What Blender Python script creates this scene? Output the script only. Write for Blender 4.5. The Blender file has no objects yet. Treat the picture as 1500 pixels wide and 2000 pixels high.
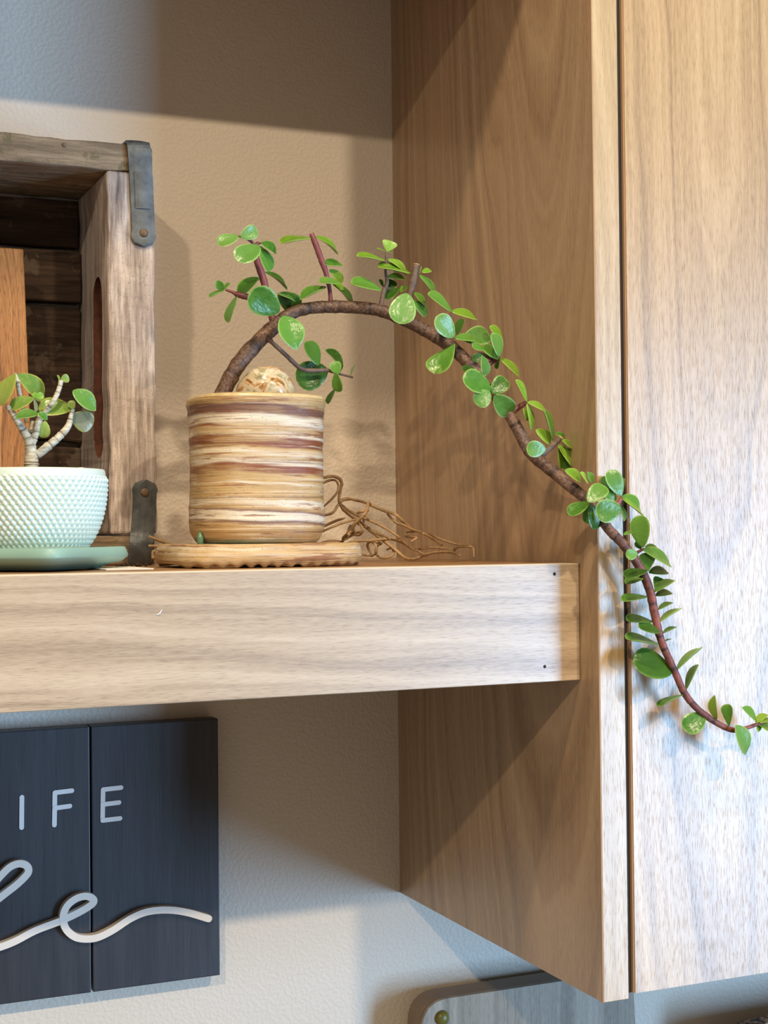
import bpy, bmesh, math, random
from mathutils import Vector, Matrix, noise
random.seed(7)
S = bpy.context.scene
COL = S.collection

# ------------------------------------------------------------------ camera
F_PX = 2863.4
YAW, PITCH, ROLL = 0.4093, 0.0133, -0.0101
CAM = Vector((-0.4847, -1.0927, 0.0214))
fwd = Vector((math.sin(YAW) * math.cos(PITCH), math.cos(YAW) * math.cos(PITCH), math.sin(PITCH)))
rt0 = Vector((math.cos(YAW), -math.sin(YAW), 0)); up0 = rt0.cross(fwd)
RIGHT = math.cos(ROLL) * rt0 + math.sin(ROLL) * up0
UP = -math.sin(ROLL) * rt0 + math.cos(ROLL) * up0
cd = bpy.data.cameras.new('camera'); cam = bpy.data.objects.new('camera', cd); COL.objects.link(cam)
cd.sensor_fit = 'HORIZONTAL'; cd.sensor_width = 36.0; cd.lens = 36.0 * F_PX / 1500.0
cd.clip_start = 0.01; cd.clip_end = 50
m = Matrix((RIGHT, UP, -fwd)).transposed().to_4x4(); m.translation = CAM
cam.matrix_world = m
S.camera = cam

# ------------------------------------------------------------------ light and exposure
S.view_settings.view_transform = 'Standard'; S.view_settings.look = 'None'
S.view_settings.gamma = 1.0; S.view_settings.use_curve_mapping = False
S.view_settings.exposure = 0.14
w = bpy.data.worlds.new('room_ambient'); S.world = w; w.use_nodes = True
bg = w.node_tree.nodes['Background']
bg.inputs[0].default_value = (1.0, 0.87, 0.73, 1); bg.inputs[1].default_value = 0.25

def area(name, loc, target, sx, sy, power, col, shape='RECTANGLE'):
    l = bpy.data.lights.new(name, 'AREA'); l.shape = shape; l.size = sx
    if shape == 'RECTANGLE': l.size_y = sy
    l.energy = power; l.color = col
    o = bpy.data.objects.new(name, l); COL.objects.link(o); o.location = loc
    d = Vector(target) - Vector(loc)
    o.rotation_euler = d.to_track_quat('-Z', 'Y').to_euler()
    return o
# glazed patio door across the room, to the right: cool daylight
area('patio_door_daylight', (2.66, -3.70, -0.62), (0.0, -0.2, -0.40), 0.95, 2.2, 190, (0.34, 0.62, 1.0))
# recessed warm ceiling lamps: one near the shelves, a row further out
WARM = (1.0, 0.81, 0.58)
area('ceiling_lamp_near', (-0.40, -0.78, 1.06), (-0.40, -0.78, 0), 0.09, 0, 9.5, WARM, 'DISK')
area('ceiling_lamp_row', (0.22, -2.07, 1.20), (0.22, -2.07, 0), 0.09, 0, 36, WARM, 'DISK')
area('ceiling_lamp_row_far', (-1.30, -2.07, 1.20), (-1.30, -2.07, 0), 0.09, 0, 36, WARM, 'DISK')

# ------------------------------------------------------------------ geometry of the photograph
def ray(px, py):
    return RIGHT * ((px - 750) / F_PX) + UP * ((1000 - py) / F_PX) + fwd
def P(px, py, Y):
    d = ray(px, py); return CAM + d * ((Y - CAM.y) / d.y)
def PX(px, py, X):
    d = ray(px, py); return CAM + d * ((X - CAM.x) / d.x)
def mpp(p):                       # metres covered by one pixel at p
    return (p - CAM).dot(fwd) / F_PX

# ------------------------------------------------------------------ node helpers
def mat(name):
    m = bpy.data.materials.new(name); m.use_nodes = True
    nt = m.node_tree; b = nt.nodes['Principled BSDF']
    return m, nt, b
def N(nt, t, **k):
    n = nt.nodes.new(t)
    for a, v in k.items():
        if a.startswith('i_'):
            key = a[2:]; key = int(key) if key.isdigit() else key.replace('_', ' ')
            n.inputs[key].default_value = v
        else: setattr(n, a, v)
    return n
def L(nt, a, b): nt.links.new(a, b)
def math_(nt, op, a, b=None, c=None):
    n = N(nt, 'ShaderNodeMath', operation=op)
    for i, v in enumerate((a, b, c)):
        if v is None: continue
        if isinstance(v, (int, float)): n.inputs[i].default_value = v
        else: L(nt, v, n.inputs[i])
    return n.outputs[0]
def ramp(nt, fac, stops, interp='LINEAR'):
    r = N(nt, 'ShaderNodeValToRGB'); r.color_ramp.interpolation = interp
    e = r.color_ramp.elements
    while len(e) > 1: e.remove(e[-1])
    e[0].position = stops[0][0]; e[0].color = (*stops[0][1], 1)
    for p, c in stops[1:]:
        k = e.new(p); k.color = (*c, 1)
    L(nt, fac, r.inputs[0]); return r.outputs[0]
def mix(nt, fac, a, b, mode='MIX'):
    n = N(nt, 'ShaderNodeMix', data_type='RGBA', blend_type=mode)
    for s, v in ((n.inputs[0], fac), (n.inputs[6], a), (n.inputs[7], b)):
        if isinstance(v, (int, float)): s.default_value = v
        elif isinstance(v, tuple): s.default_value = (*v, 1)
        else: L(nt, v, s)
    return n.outputs[2]
def noise_(nt, vec, scale, detail=3, rough=0.55, dist=0):
    n = N(nt, 'ShaderNodeTexNoise'); n.inputs['Scale'].default_value = scale
    n.inputs['Detail'].default_value = detail; n.inputs['Roughness'].default_value = rough
    n.inputs['Distortion'].default_value = dist
    if vec is not None: L(nt, vec, n.inputs['Vector'])
    return n.outputs['Fac']
def bump(nt, b, h, strength, dist):
    n = N(nt, 'ShaderNodeBump'); n.inputs['Strength'].default_value = strength
    n.inputs['Distance'].default_value = dist
    L(nt, h, n.inputs['Height']); L(nt, n.outputs[0], b.inputs['Normal'])
def objvec(nt): return N(nt, 'ShaderNodeTexCoord').outputs['Object']
def scaled(nt, vec, sx, sy, sz, loc=(0, 0, 0)):
    n = N(nt, 'ShaderNodeMapping'); n.inputs['Scale'].default_value = (sx, sy, sz)
    n.inputs['Location'].default_value = loc
    L(nt, vec, n.inputs['Vector']); return n.outputs[0]
def srgb(r, g, b):
    f = lambda c: (c / 255 / 12.92) if c / 255 <= 0.04045 else ((c / 255 + 0.055) / 1.055) ** 2.4
    return (f(r), f(g), f(b))

def wood(name, ax_l, ax_u, dark, mid, light, u0=0.0, c0=0.05, slope=0.12, freq=75, rough=0.34, fib=1.0, spec=0.85, bumpd=0.0004, seed=0.0, ringw=0.46):
    """plain-sawn veneer: growth rings of a slightly tilted trunk cut by the surface, plus fibres and pores"""
    m, nt, b = mat(name)
    v = objvec(nt)
    sep = N(nt, 'ShaderNodeSeparateXYZ'); L(nt, v, sep.inputs[0])
    l = sep.outputs[ax_l]; u = sep.outputs[ax_u]
    sc = [0, 0, 0]; sc[ax_l] = 3.0
    for i in range(3):
        if i != ax_l: sc[i] = 14.0
    wv = scaled(nt, v, *sc, loc=(seed, seed * 1.7, seed * 0.6))
    warp = noise_(nt, wv, 1.0, 3, 0.5)
    wob = math_(nt, 'MULTIPLY', math_(nt, 'SUBTRACT', warp, 0.5), 0.045)
    uu = math_(nt, 'ADD', math_(nt, 'SUBTRACT', u, u0), wob)
    dd = math_(nt, 'ADD', math_(nt, 'MULTIPLY', l, slope), c0)
    dd = math_(nt, 'ADD', dd, math_(nt, 'MULTIPLY', math_(nt, 'SUBTRACT', warp, 0.5), 0.02))
    rr = math_(nt, 'SQRT', math_(nt, 'ADD', math_(nt, 'MULTIPLY', uu, uu), math_(nt, 'MULTIPLY', dd, dd)))
    n1 = N(nt, 'ShaderNodeTexNoise', noise_dimensions='1D'); n1.inputs['Scale'].default_value = 1.0
    n1.inputs['Detail'].default_value = 3; n1.inputs['Roughness'].default_value = 0.6
    L(nt, math_(nt, 'MULTIPLY', rr, freq), n1.inputs['W'])
    sf = [0, 0, 0]; s2 = [0, 0, 0]
    for i in range(3):
        sf[i] = 120.0 if i == ax_l else 1700.0
        s2[i] = 9.0 if i == ax_l else 480.0
    fibre = noise_(nt, scaled(nt, v, *sf), 1.0, 2, 0.6)
    streak = noise_(nt, scaled(nt, v, *s2), 1.0, 3, 0.6)
    f = math_(nt, 'ADD', math_(nt, 'MULTIPLY', n1.outputs['Fac'], ringw), (0.46 - ringw) * 0.5)
    f = math_(nt, 'ADD', f, math_(nt, 'MULTIPLY', streak, 0.24))
    f = math_(nt, 'ADD', f, math_(nt, 'MULTIPLY', fibre, 0.30))
    col = ramp(nt, f, [(0.28, dark), (0.50, mid), (0.72, light)])
    pore = ramp(nt, fibre, [(0.30, (0.0,) * 3), (0.43, (1,) * 3)])
    pore2 = math_(nt, 'MULTIPLY', math_(nt, 'SUBTRACT', 1.0, pore), 0.35 * fib)
    col = mix(nt, pore2, col, dark)
    L(nt, col, b.inputs['Base Color'])
    b.inputs['Roughness'].default_value = rough
    b.inputs['Specular IOR Level'].default_value = spec
    hh = math_(nt, 'ADD', math_(nt, 'MULTIPLY', pore, 0.7), math_(nt, 'MULTIPLY', streak, 0.3))
    bump(nt, b, hh, 0.16, bumpd)
    return m
def plain(name, col, rough=0.5, metal=0.0, var=0.0, vscale=60, bs=0.0, bscale=300, spec=0.5):
    m, nt, b = mat(name); v = objvec(nt)
    n = noise_(nt, v, vscale, 4, 0.6)
    lo = tuple(c * (1 - var) for c in col); hi = tuple(min(1, c * (1 + var)) for c in col)
    L(nt, ramp(nt, n, [(0.3, lo), (0.7, hi)]), b.inputs['Base Color'])
    b.inputs['Roughness'].default_value = rough; b.inputs['Metallic'].default_value = metal
    b.inputs['Specular IOR Level'].default_value = spec
    if bs: bump(nt, b, noise_(nt, v, bscale, 3), bs, 0.001)
    return m

# ------------------------------------------------------------------ mesh helpers
W = {}
def link(o, parent=None, world=None):
    COL.objects.link(o); world = world or Matrix.Identity(4)
    W[o] = world
    if parent is not None:
        o.parent = parent; o.matrix_parent_inverse = W[parent].inverted()
    o.matrix_basis = world
    return o
def mesh(name, verts, faces, smooth=False, attr=None):
    me = bpy.data.meshes.new(name); me.from_pydata([tuple(v) for v in verts], [], faces)
    if smooth: me.polygons.foreach_set('use_smooth', [True] * len(me.polygons))
    if attr:
        a = me.attributes.new(attr[0], 'FLOAT', 'POINT'); a.data.foreach_set('value', attr[1])
    me.update(); return me
def obj(name, me, m, parent=None, world=None):
    o = bpy.data.objects.new(name, me)
    if m is not None and not me.materials: me.materials.append(m)
    return link(o, parent, world)
def tag(o, label, cat, group=None, kind=None):
    o['label'] = label; o['category'] = cat
    if group: o['group'] = group
    if kind: o['kind'] = kind
    return o
def thing(name, label, cat, loc, group=None):
    o = bpy.data.objects.new(name, None); o.empty_display_size = 0.02
    link(o, None, Matrix.Translation(Vector(loc)))
    return tag(o, label, cat, group)
def from_bm(name, bm, smooth=False):
    me = bpy.data.meshes.new(name); bm.normal_update(); bm.to_mesh(me); bm.free()
    if smooth: me.polygons.foreach_set('use_smooth', [True] * len(me.polygons))
    return me
def box(name, a, b, bevel=0.0, seg=2):
    bm = bmesh.new(); bmesh.ops.create_cube(bm, size=1)
    for v in bm.verts:
        for i in range(3): v.co[i] = a[i] if v.co[i] < 0 else b[i]
    if bevel: bmesh.ops.bevel(bm, geom=bm.edges[:], offset=bevel, segments=seg, affect='EDGES', profile=0.6)
    return from_bm(name, bm)
def rough_box(name, a, b, ax, cuts=24, jit=0.0006, bevel=0.0015, seed=0.0, freq=60):
    """weathered plank: bevelled box cut along its length and nudged by noise"""
    bm = bmesh.new(); bmesh.ops.create_cube(bm, size=1)
    for v in bm.verts:
        for i in range(3): v.co[i] = a[i] if v.co[i] < 0 else b[i]
    bmesh.ops.bevel(bm, geom=bm.edges[:], offset=bevel, segments=2, affect='EDGES', profile=0.5)
    for k in range(1, cuts):
        co = Vector((0, 0, 0)); no = Vector((0, 0, 0)); no[ax] = 1
        co[ax] = a[ax] + (b[ax] - a[ax]) * k / cuts
        bmesh.ops.bisect_plane(bm, geom=bm.verts[:] + bm.edges[:] + bm.faces[:], plane_co=co, plane_no=no)
    for v in bm.verts:
        q = v.co * freq + Vector((seed, seed * 2.1, 0))
        n = Vector((noise.noise(q), noise.noise(q + Vector((31, 7, 3))), noise.noise(q + Vector((3, 57, 11)))))
        n[ax] *= 0.3; v.co += n * jit * 2
    return from_bm(name, bm)
def catmull(pts, n):
    pts = [Vector(p) for p in pts]; q = [2 * pts[0] - pts[1]] + pts + [2 * pts[-1] - pts[-2]]
    out = []
    for i in range(1, len(q) - 2):
        for k in range(n):
            t = k / n; a, b_, c, d = q[i - 1], q[i], q[i + 1], q[i + 2]
            out.append(0.5 * ((2 * b_) + (c - a) * t + (2 * a - 5 * b_ + 4 * c - d) * t * t + (3 * b_ - a - 3 * c + d) * t ** 3))
    out.append(pts[-1]); return out
def tube(name, pts, radii, n=6, seg=10, node=0.0, node_len=0.02, rough=0.0, seed=0.0, attr=None):
    """smooth tapering stem; radii per control point; node = swelling at leaf scars"""
    path = catmull(pts, n); cnt = len(path)
    def rad(i):
        f = i / n; k = min(int(f), len(radii) - 2); t = f - k
        return radii[k] * (1 - t) + radii[k + 1] * t
    verts, faces, av, rv, sv_ = [], [], [], [], []
    prev = None; acc = 0.0
    for i, p in enumerate(path):
        d = (path[min(i + 1, cnt - 1)] - path[max(i - 1, 0)]).normalized()
        if prev is None: prev = d.orthogonal().normalized()
        prev = (prev - d * prev.dot(d)).normalized(); bi = d.cross(prev)
        if i: acc += (p - path[i - 1]).length
        r = rad(i); rg = 0.0; sg_ = 0.5
        if node:
            wn = acc / node_len; ph = (wn + 0.28 * math.sin(wn * 2.3 + seed)) % 1.0
            sg_ = 0.5 + 0.5 * noise.noise(Vector((math.floor(wn + 0.28 * math.sin(wn * 2.3 + seed) + 0.34) * 7.31 + 0.4, seed, 0.2)))
            rg = math.exp(-((ph - 0.66) / 0.07) ** 2)
            r *= 1 + node * math.exp(-((ph - 0.5) / 0.09) ** 2) - node * 0.5 * math.exp(-((ph - 0.66) / 0.06) ** 2)
        for k in range(seg):
            a = 2 * math.pi * k / seg
            o_ = prev * math.cos(a) + bi * math.sin(a)
            rr = r
            if rough: rr *= 1 + rough * noise.noise((p + o_ * r) * 240 + Vector((seed, 0, 0)))
            verts.append(p + o_ * rr); av.append(i / (cnt - 1)); rv.append(rg); sv_.append(sg_)
    for i in range(cnt - 1):
        for k in range(seg):
            faces.append((i * seg + k, i * seg + (k + 1) % seg, (i + 1) * seg + (k + 1) % seg, (i + 1) * seg + k))
    verts.append(path[0]); av.append(0); verts.append(path[-1]); av.append(1); rv += [0, 0]; sv_ += [.5, .5]
    c0, c1 = len(verts) - 2, len(verts) - 1
    for k in range(seg):
        faces.append((c0, (k + 1) % seg, k)); faces.append((c1, (cnt - 1) * seg + k, (cnt - 1) * seg + (k + 1) % seg))
    me = mesh(name, verts, faces, True, ('along', av))
    at_ = me.attributes.new('ring', 'FLOAT', 'POINT'); at_.data.foreach_set('value', rv)
    at_ = me.attributes.new('segment', 'FLOAT', 'POINT'); at_.data.foreach_set('value', sv_)
    return me
def lathe(name, prof, cx, cy, seg=64, fr=None, cap_bottom=True, cap_top=False, smooth=True):
    """revolve (r, z) profile; fr(theta, z, r) -> (rx, ry) lets the plan be other than round"""
    verts, faces = [], []
    for (r, z) in prof:
        for k in range(seg):
            t = 2 * math.pi * k / seg
            if fr: x, y = fr(t, z, r)
            else: x, y = r * math.cos(t), r * math.sin(t)
            verts.append((cx + x, cy + y, z))
    for i in range(len(prof) - 1):
        for k in range(seg):
            faces.append((i * seg + k, i * seg + (k + 1) % seg, (i + 1) * seg + (k + 1) % seg, (i + 1) * seg + k))
    if cap_bottom: faces.append(tuple(reversed(range(seg))))
    if cap_top: faces.append(tuple(range((len(prof) - 1) * seg, len(prof) * seg)))
    return mesh(name, verts, faces, smooth)
def dome(name, c, r, axis, h=0.6, seg=14):
    axis = Vector(axis).normalized(); a = axis.orthogonal().normalized(); b_ = axis.cross(a)
    verts, faces = [], []; rows = 5
    for i in range(rows):
        t = math.pi / 2 * i / rows
        for k in range(seg):
            p = 2 * math.pi * k / seg
            verts.append(Vector(c) + (a * math.cos(p) + b_ * math.sin(p)) * r * math.cos(t) + axis * r * h * math.sin(t))
    verts.append(Vector(c) + axis * r * h)
    for i in range(rows - 1):
        for k in range(seg): faces.append((i * seg + k, i * seg + (k + 1) % seg, (i + 1) * seg + (k + 1) % seg, (i + 1) * seg + k))
    for k in range(seg): faces.append(((rows - 1) * seg + k, (rows - 1) * seg + (k + 1) % seg, len(verts) - 1))
    faces.append(tuple(reversed(range(seg))))
    return mesh(name, verts, faces, True)
# ------------------------------------------------------------------ materials
WD, WM, WL = srgb(134, 104, 70), srgb(188, 154, 108), srgb(216, 184, 138)
M_door = wood('door_veneer', 2, 0, WD, WM, WL, u0=0.093, c0=0.035, slope=-0.085, freq=95, seed=3.1, ringw=0.6)
M_panel = wood('panel_veneer', 2, 1, srgb(124, 98, 72), srgb(168, 138, 106), srgb(192, 164, 130), u0=-0.245, c0=0.10, slope=-0.11, freq=120, seed=9.4)
M_edge = wood('edge_band_veneer', 2, 0, srgb(150, 122, 84), srgb(190, 160, 116), srgb(212, 184, 140), u0=-0.3, c0=0.3, slope=0.02, freq=160, seed=1.2)
M_seam = plain('edge_band_seam', srgb(170, 136, 102), 0.5)
M_fascia = wood('fascia_veneer', 0, 2, srgb(138, 116, 92), srgb(184, 162, 134), srgb(208, 188, 160), u0=-0.19, c0=0.06, slope=0.11, freq=100, seed=5.5, ringw=0.46)
M_shelf = wood('shelf_board_veneer', 0, 1, srgb(120, 86, 56), srgb(160, 120, 80), srgb(184, 144, 100), u0=-0.4, c0=0.2, slope=0.04, freq=90, seed=2.5)
M_gap = plain('cabinet_gap_shade', srgb(40, 30, 22), 0.8)  # dark brown stands in for shade in the door gap and cabinet inside

m, nt, b = mat('painted_wall'); v = objvec(nt)
n1 = noise_(nt, v, 330, 2, 0.45); n2 = noise_(nt, v, 5, 2, 0.5)
L(nt, mix(nt, n2, srgb(212, 200, 182), srgb(217, 206, 189)), b.inputs['Base Color'])
b.inputs['Roughness'].default_value = 0.55
peel = ramp(nt, n1, [(0.42, (0, 0, 0)), (0.62, (1, 1, 1))])
bump(nt, b, peel, 0.22, 0.0011); M_wall = m

# weathered crate timber: grey-brown, worn pale, with dark grain, along a chosen axis
def old_wood(name, ax, c_dark, c_mid, c_pale, pale=0.55, stain=None):
    m, nt, b = mat(name); v = objvec(nt)
    s = [420.0] * 3; s[ax] = 26.0
    g = noise_(nt, scaled(nt, v, *s), 1.0, 4, 0.65)
    s2 = [90.0] * 3; s2[ax] = 14.0
    g2 = noise_(nt, scaled(nt, v, *s2, loc=(3, 1, 2)), 1.0, 4, 0.6)
    big = noise_(nt, scaled(nt, v, *[(10.0 if i == ax else 34.0) for i in range(3)]), 1.0, 3, 0.6)
    f = math_(nt, 'ADD', math_(nt, 'MULTIPLY', g, 0.5), math_(nt, 'MULTIPLY', g2, 0.5))
    col = ramp(nt, f, [(0.34, c_dark), (0.48, c_mid), (0.60, c_pale)])
    fine = noise_(nt, v, 900, 3, 0.6)
    col = mix(nt, math_(nt, 'MULTIPLY', ramp(nt, big, [(0.40, (0, 0, 0)), (0.62, (1, 1, 1))]), pale), col, c_mid)
    col = mix(nt, math_(nt, 'MULTIPLY', ramp(nt, fine, [(0.30, (1, 1, 1)), (0.42, (0, 0, 0))]), 0.5), col, c_dark)
    if stain:
        st = ramp(nt, noise_(nt, v, 48, 4, 0.65, 0.4), [(0.56, (0, 0, 0)), (0.62, (1, 1, 1))])
        col = mix(nt, math_(nt, 'MULTIPLY', st, 0.7), col, stain)
    L(nt, col, b.inputs['Base Color']); b.inputs['Roughness'].default_value = 0.85
    b.inputs['Specular IOR Level'].default_value = 0.25
    bump(nt, b, f, 0.7, 0.0016)
    return m
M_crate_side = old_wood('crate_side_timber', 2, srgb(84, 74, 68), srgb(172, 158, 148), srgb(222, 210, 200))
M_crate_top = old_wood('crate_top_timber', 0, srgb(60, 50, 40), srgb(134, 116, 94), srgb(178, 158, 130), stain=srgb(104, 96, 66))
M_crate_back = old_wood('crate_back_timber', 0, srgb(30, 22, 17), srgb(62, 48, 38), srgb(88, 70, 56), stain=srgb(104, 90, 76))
M_slot = plain('slot_raw_timber_shaded', srgb(84, 46, 30), 0.9, var=0.4, vscale=200)  # reddish raw timber, darkened to paint in the shade inside the slot
M_iron = plain('dull_iron', srgb(96, 100, 100), 0.5, 0.55, var=0.35, vscale=110, bs=0.15, bscale=350)
M_rivet = plain('rivet_rust', srgb(118, 96, 74), 0.6, 0.4, var=0.4, vscale=500)
# warm hardwood
M_teak = wood('warm_hardwood', 2, 0, srgb(92, 54, 24), srgb(158, 106, 56), srgb(192, 142, 86), u0=-0.45, c0=0.12, slope=0.05, freq=420, rough=0.5, spec=0.3, seed=7.7, fib=2.2, ringw=0.7)

# mint bowl, sage saucer
M_mint = plain('mint_glaze', srgb(208, 226, 214), 0.32, var=0.02, vscale=20)
M_sage = plain('sage_glaze', srgb(138, 178, 168), 0.45, var=0.05, vscale=30)
M_soil = plain('potting_soil', srgb(58, 42, 32), 0.95, var=0.5, vscale=300, bs=0.8, bscale=500)
M_pebble = plain('pale_pebble', srgb(206, 192, 172), 0.7, var=0.15, vscale=300)

# marbled clay pot: bands thrown round the wall, read off from the bottom upward
Z0, Z1 = 0.0145, 0.1055
cT, cO, cW, cR, cB, cG = srgb(192, 160, 110), srgb(172, 128, 76), srgb(222, 208, 184), srgb(134, 78, 52), srgb(118, 84, 70), srgb(104, 124, 108)
def marbled(name, bands, z0, z1, tilt=0.035):
    m, nt, b = mat(name); v = objvec(nt)
    sep = N(nt, 'ShaderNodeSeparateXYZ'); L(nt, v, sep.inputs[0])
    wv = scaled(nt, v, 16, 16, 70)
    wob = math_(nt, 'MULTIPLY', math_(nt, 'SUBTRACT', noise_(nt, wv, 1.0, 3, 0.6), 0.5), 0.0085)
    z = math_(nt, 'ADD', sep.outputs[2], wob)
    z = math_(nt, 'ADD', z, math_(nt, 'MULTIPLY', math_(nt, 'ADD', sep.outputs[0], 0.186), tilt))
    f = math_(nt, 'DIVIDE', math_(nt, 'SUBTRACT', z, z0), z1 - z0)
    col = ramp(nt, f, bands)
    fade = noise_(nt, scaled(nt, v, 22, 22, 150, loc=(2.2, 0.4, 1.0)), 1.0, 2, 0.5)
    col = mix(nt, ramp(nt, fade, [(0.47, (0,) * 3), (0.62, (0.65,) * 3)]), col, cT)
    st = noise_(nt, scaled(nt, v, 11, 11, 640), 1.0, 4, 0.7)
    st2 = noise_(nt, scaled(nt, v, 18, 18, 260, loc=(5, 2, 3)), 1.0, 4, 0.7)
    col = mix(nt, math_(nt, 'MULTIPLY', ramp(nt, st2, [(0.57, (0,) * 3), (0.62, (1,) * 3)]), 0.75), col, cR)
    col = mix(nt, math_(nt, 'MULTIPLY', ramp(nt, st2, [(0.34, (1,) * 3), (0.39, (0,) * 3)]), 0.5), col, cW)
    col = mix(nt, math_(nt, 'MULTIPLY', ramp(nt, st, [(0.56, (0, 0, 0)), (0.66, (1, 1, 1))]), 0.42), col, srgb(238, 222, 194))
    col = mix(nt, math_(nt, 'MULTIPLY', ramp(nt, st, [(0.38, (1, 1, 1)), (0.44, (0, 0, 0))]), 0.6), col, srgb(122, 80, 52))
    sp = noise_(nt, v, 900, 2, 0.5)
    col = mix(nt, ramp(nt, sp, [(0.27, (0.75,) * 3), (0.31, (0, 0, 0))]), col, srgb(84, 58, 34))
    L(nt, col, b.inputs['Base Color']); b.inputs['Roughness'].default_value = 0.36
    bump(nt, b, math_(nt, 'ADD', st, math_(nt, 'MULTIPLY', noise_(nt, v, 300, 2), 0.3)), 0.6, 0.0016)
    return m
def step(*seq):                   # (y_px from, colour): hard-edged bands
    out = []
    for y, c in seq:
        out.append(((1062 - y) / (1062 - 779.0), c))
    return out
bands = [(0.0, cG), (0.03, cG), (0.055, cO), (0.13, cT), (0.155, cB), (0.17, cW), (0.215, cW), (0.225, cB), (0.245, cT),
         (0.262, cW), (0.30, cW), (0.312, cT), (0.40, cT), (0.412, cW), (0.425, cT), (0.475, cT), (0.49, cR), (0.53, cR),
         (0.55, cW), (0.60, cT), (0.62, cW), (0.655, cT), (0.675, cR), (0.72, cR), (0.735, cW), (0.78, cT), (0.80, cR),
         (0.82, cW), (0.87, cW), (0.89, cB), (0.945, cB), (0.96, cT)]
M_pot = marbled('marbled_clay', bands, Z0, Z1)
M_potrim = plain('ochre_rim_glaze', srgb(204, 182, 132), 0.3, var=0.15, vscale=220)
cP = srgb(210, 184, 140)
sb = [(0.0, cT), (0.2, cP), (0.35, cT), (0.45, cW), (0.52, cP), (0.65, cP), (0.72, cW), (0.8, cT), (1.0, cP)]
M_slab = marbled('marbled_slab_clay', sb, 0.0, 0.017, tilt=0.01)
M_greenglaze = plain('green_glaze_drip', srgb(88, 122, 92), 0.2, var=0.3, vscale=300)
# polished agate
m, nt, b = mat('polished_agate'); v = objvec(nt)
a1 = noise_(nt, v, 66, 5, 0.65, 1.0); a2 = noise_(nt, scaled(nt, v, 60, 60, 140), 1.0, 4, 0.6, 0.6)
col = ramp(nt, a1, [(0.36, srgb(120, 84, 42)), (0.45, srgb(190, 144, 86)), (0.51, srgb(220, 202, 168)), (0.57, srgb(192, 180, 142)), (0.66, srgb(138, 126, 88))])
col = mix(nt, ramp(nt, a2, [(0.58, (0,) * 3), (0.68, (0.6,) * 3)]), col, srgb(242, 234, 214))
L(nt, col, b.inputs['Base Color']); b.inputs['Roughness'].default_value = 0.16
b.inputs['Coat Weight'].default_value = 0.4; M_stone = m

# leaves and stems
def leafmat(name, c1, c2, c3, rim, sss=0.0):
    m, nt, b = mat(name)
    oi = N(nt, 'ShaderNodeObjectInfo'); at = N(nt, 'ShaderNodeAttribute', attribute_name='rim')
    v = objvec(nt)
    col = ramp(nt, oi.outputs['Random'], [(0.0, c1), (0.5, c2), (1.0, c3)])
    nz = noise_(nt, v, 4, 3, 0.6)
    col = mix(nt, math_(nt, 'MULTIPLY', ramp(nt, nz, [(0.4, (0,) * 3), (0.65, (1,) * 3)]), 0.35), col, c3)
    r = ramp(nt, at.outputs['Fac'], [(0.80, (0,) * 3), (0.97, (0.7,) * 3)])
    col = mix(nt, r, col, rim)
    L(nt, col, b.inputs['Base Color']); b.inputs['Roughness'].default_value = 0.28
    b.inputs['Specular IOR Level'].default_value = 0.42
    b.inputs['Subsurface Weight'].default_value = 0.12; b.inputs['Subsurface Radius'].default_value = (0.3, 0.8, 0.15)
    b.inputs['Subsurface Scale'].default_value = 0.002
    bump(nt, b, noise_(nt, v, 7, 2, 0.5), 0.06, 0.05)
    return m
M_leaf = leafmat('succulent_leaf', srgb(58, 108, 34), srgb(80, 132, 46), srgb(104, 152, 62), srgb(150, 186, 96))
M_leafdk = leafmat('succulent_leaf_dark', srgb(40, 74, 22), srgb(52, 92, 28), srgb(72, 112, 40), srgb(104, 140, 56))  # darker green leaf variant
M_leafbl = leafmat('succulent_leaf_bluish', srgb(74, 122, 48), srgb(90, 138, 58), srgb(108, 152, 72), srgb(166, 194, 122))
M_leafyl = leafmat('succulent_leaf_young', srgb(98, 146, 36), srgb(116, 162, 48), srgb(138, 176, 66), srgb(176, 202, 98))
M_jade = leafmat('jade_leaf', srgb(96, 132, 58), srgb(120, 150, 64), srgb(148, 168, 84), srgb(182, 172, 92))
M_jadegr = leafmat('jade_leaf_grey', srgb(134, 136, 104), srgb(150, 150, 116), srgb(160, 160, 124), srgb(160, 166, 62))
m, nt, b = mat('succulent_bark'); v = objvec(nt)
at = N(nt, 'ShaderNodeAttribute', attribute_name='along').outputs['Fac']
n1 = noise_(nt, v, 620, 4, 0.65); n2 = noise_(nt, v, 160, 3, 0.6)
c_old = ramp(nt, n1, [(0.30, srgb(58, 40, 32)), (0.5, srgb(100, 74, 58)), (0.70, srgb(140, 112, 92))])
c_mid = ramp(nt, n1, [(0.30, srgb(70, 50, 44)), (0.5, srgb(116, 90, 78)), (0.70, srgb(152, 126, 110))])
c_new = ramp(nt, n2, [(0.35, srgb(100, 54, 50)), (0.6, srgb(140, 84, 74))])
c = mix(nt, ramp(nt, at, [(0.35, (0,) * 3), (0.5, (1,) * 3)]), c_old, c_mid)
c = mix(nt, ramp(nt, at, [(0.60, (0,) * 3), (0.72, (1,) * 3)]), c, c_new)
rg = N(nt, 'ShaderNodeAttribute', attribute_name='ring').outputs['Fac']
sgm = N(nt, 'ShaderNodeAttribute', attribute_name='segment').outputs['Fac']
c = mix(nt, 1.0, c, ramp(nt, sgm, [(0.2, (0.62, 0.58, 0.56)), (0.5, (0.95, 0.93, 0.92)), (0.8, (1.35, 1.3, 1.28))]), 'MULTIPLY')
c = mix(nt, math_(nt, 'MULTIPLY', rg, 0.85), c, srgb(34, 22, 18))
L(nt, c, b.inputs['Base Color']); b.inputs['Roughness'].default_value = 0.55
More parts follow.
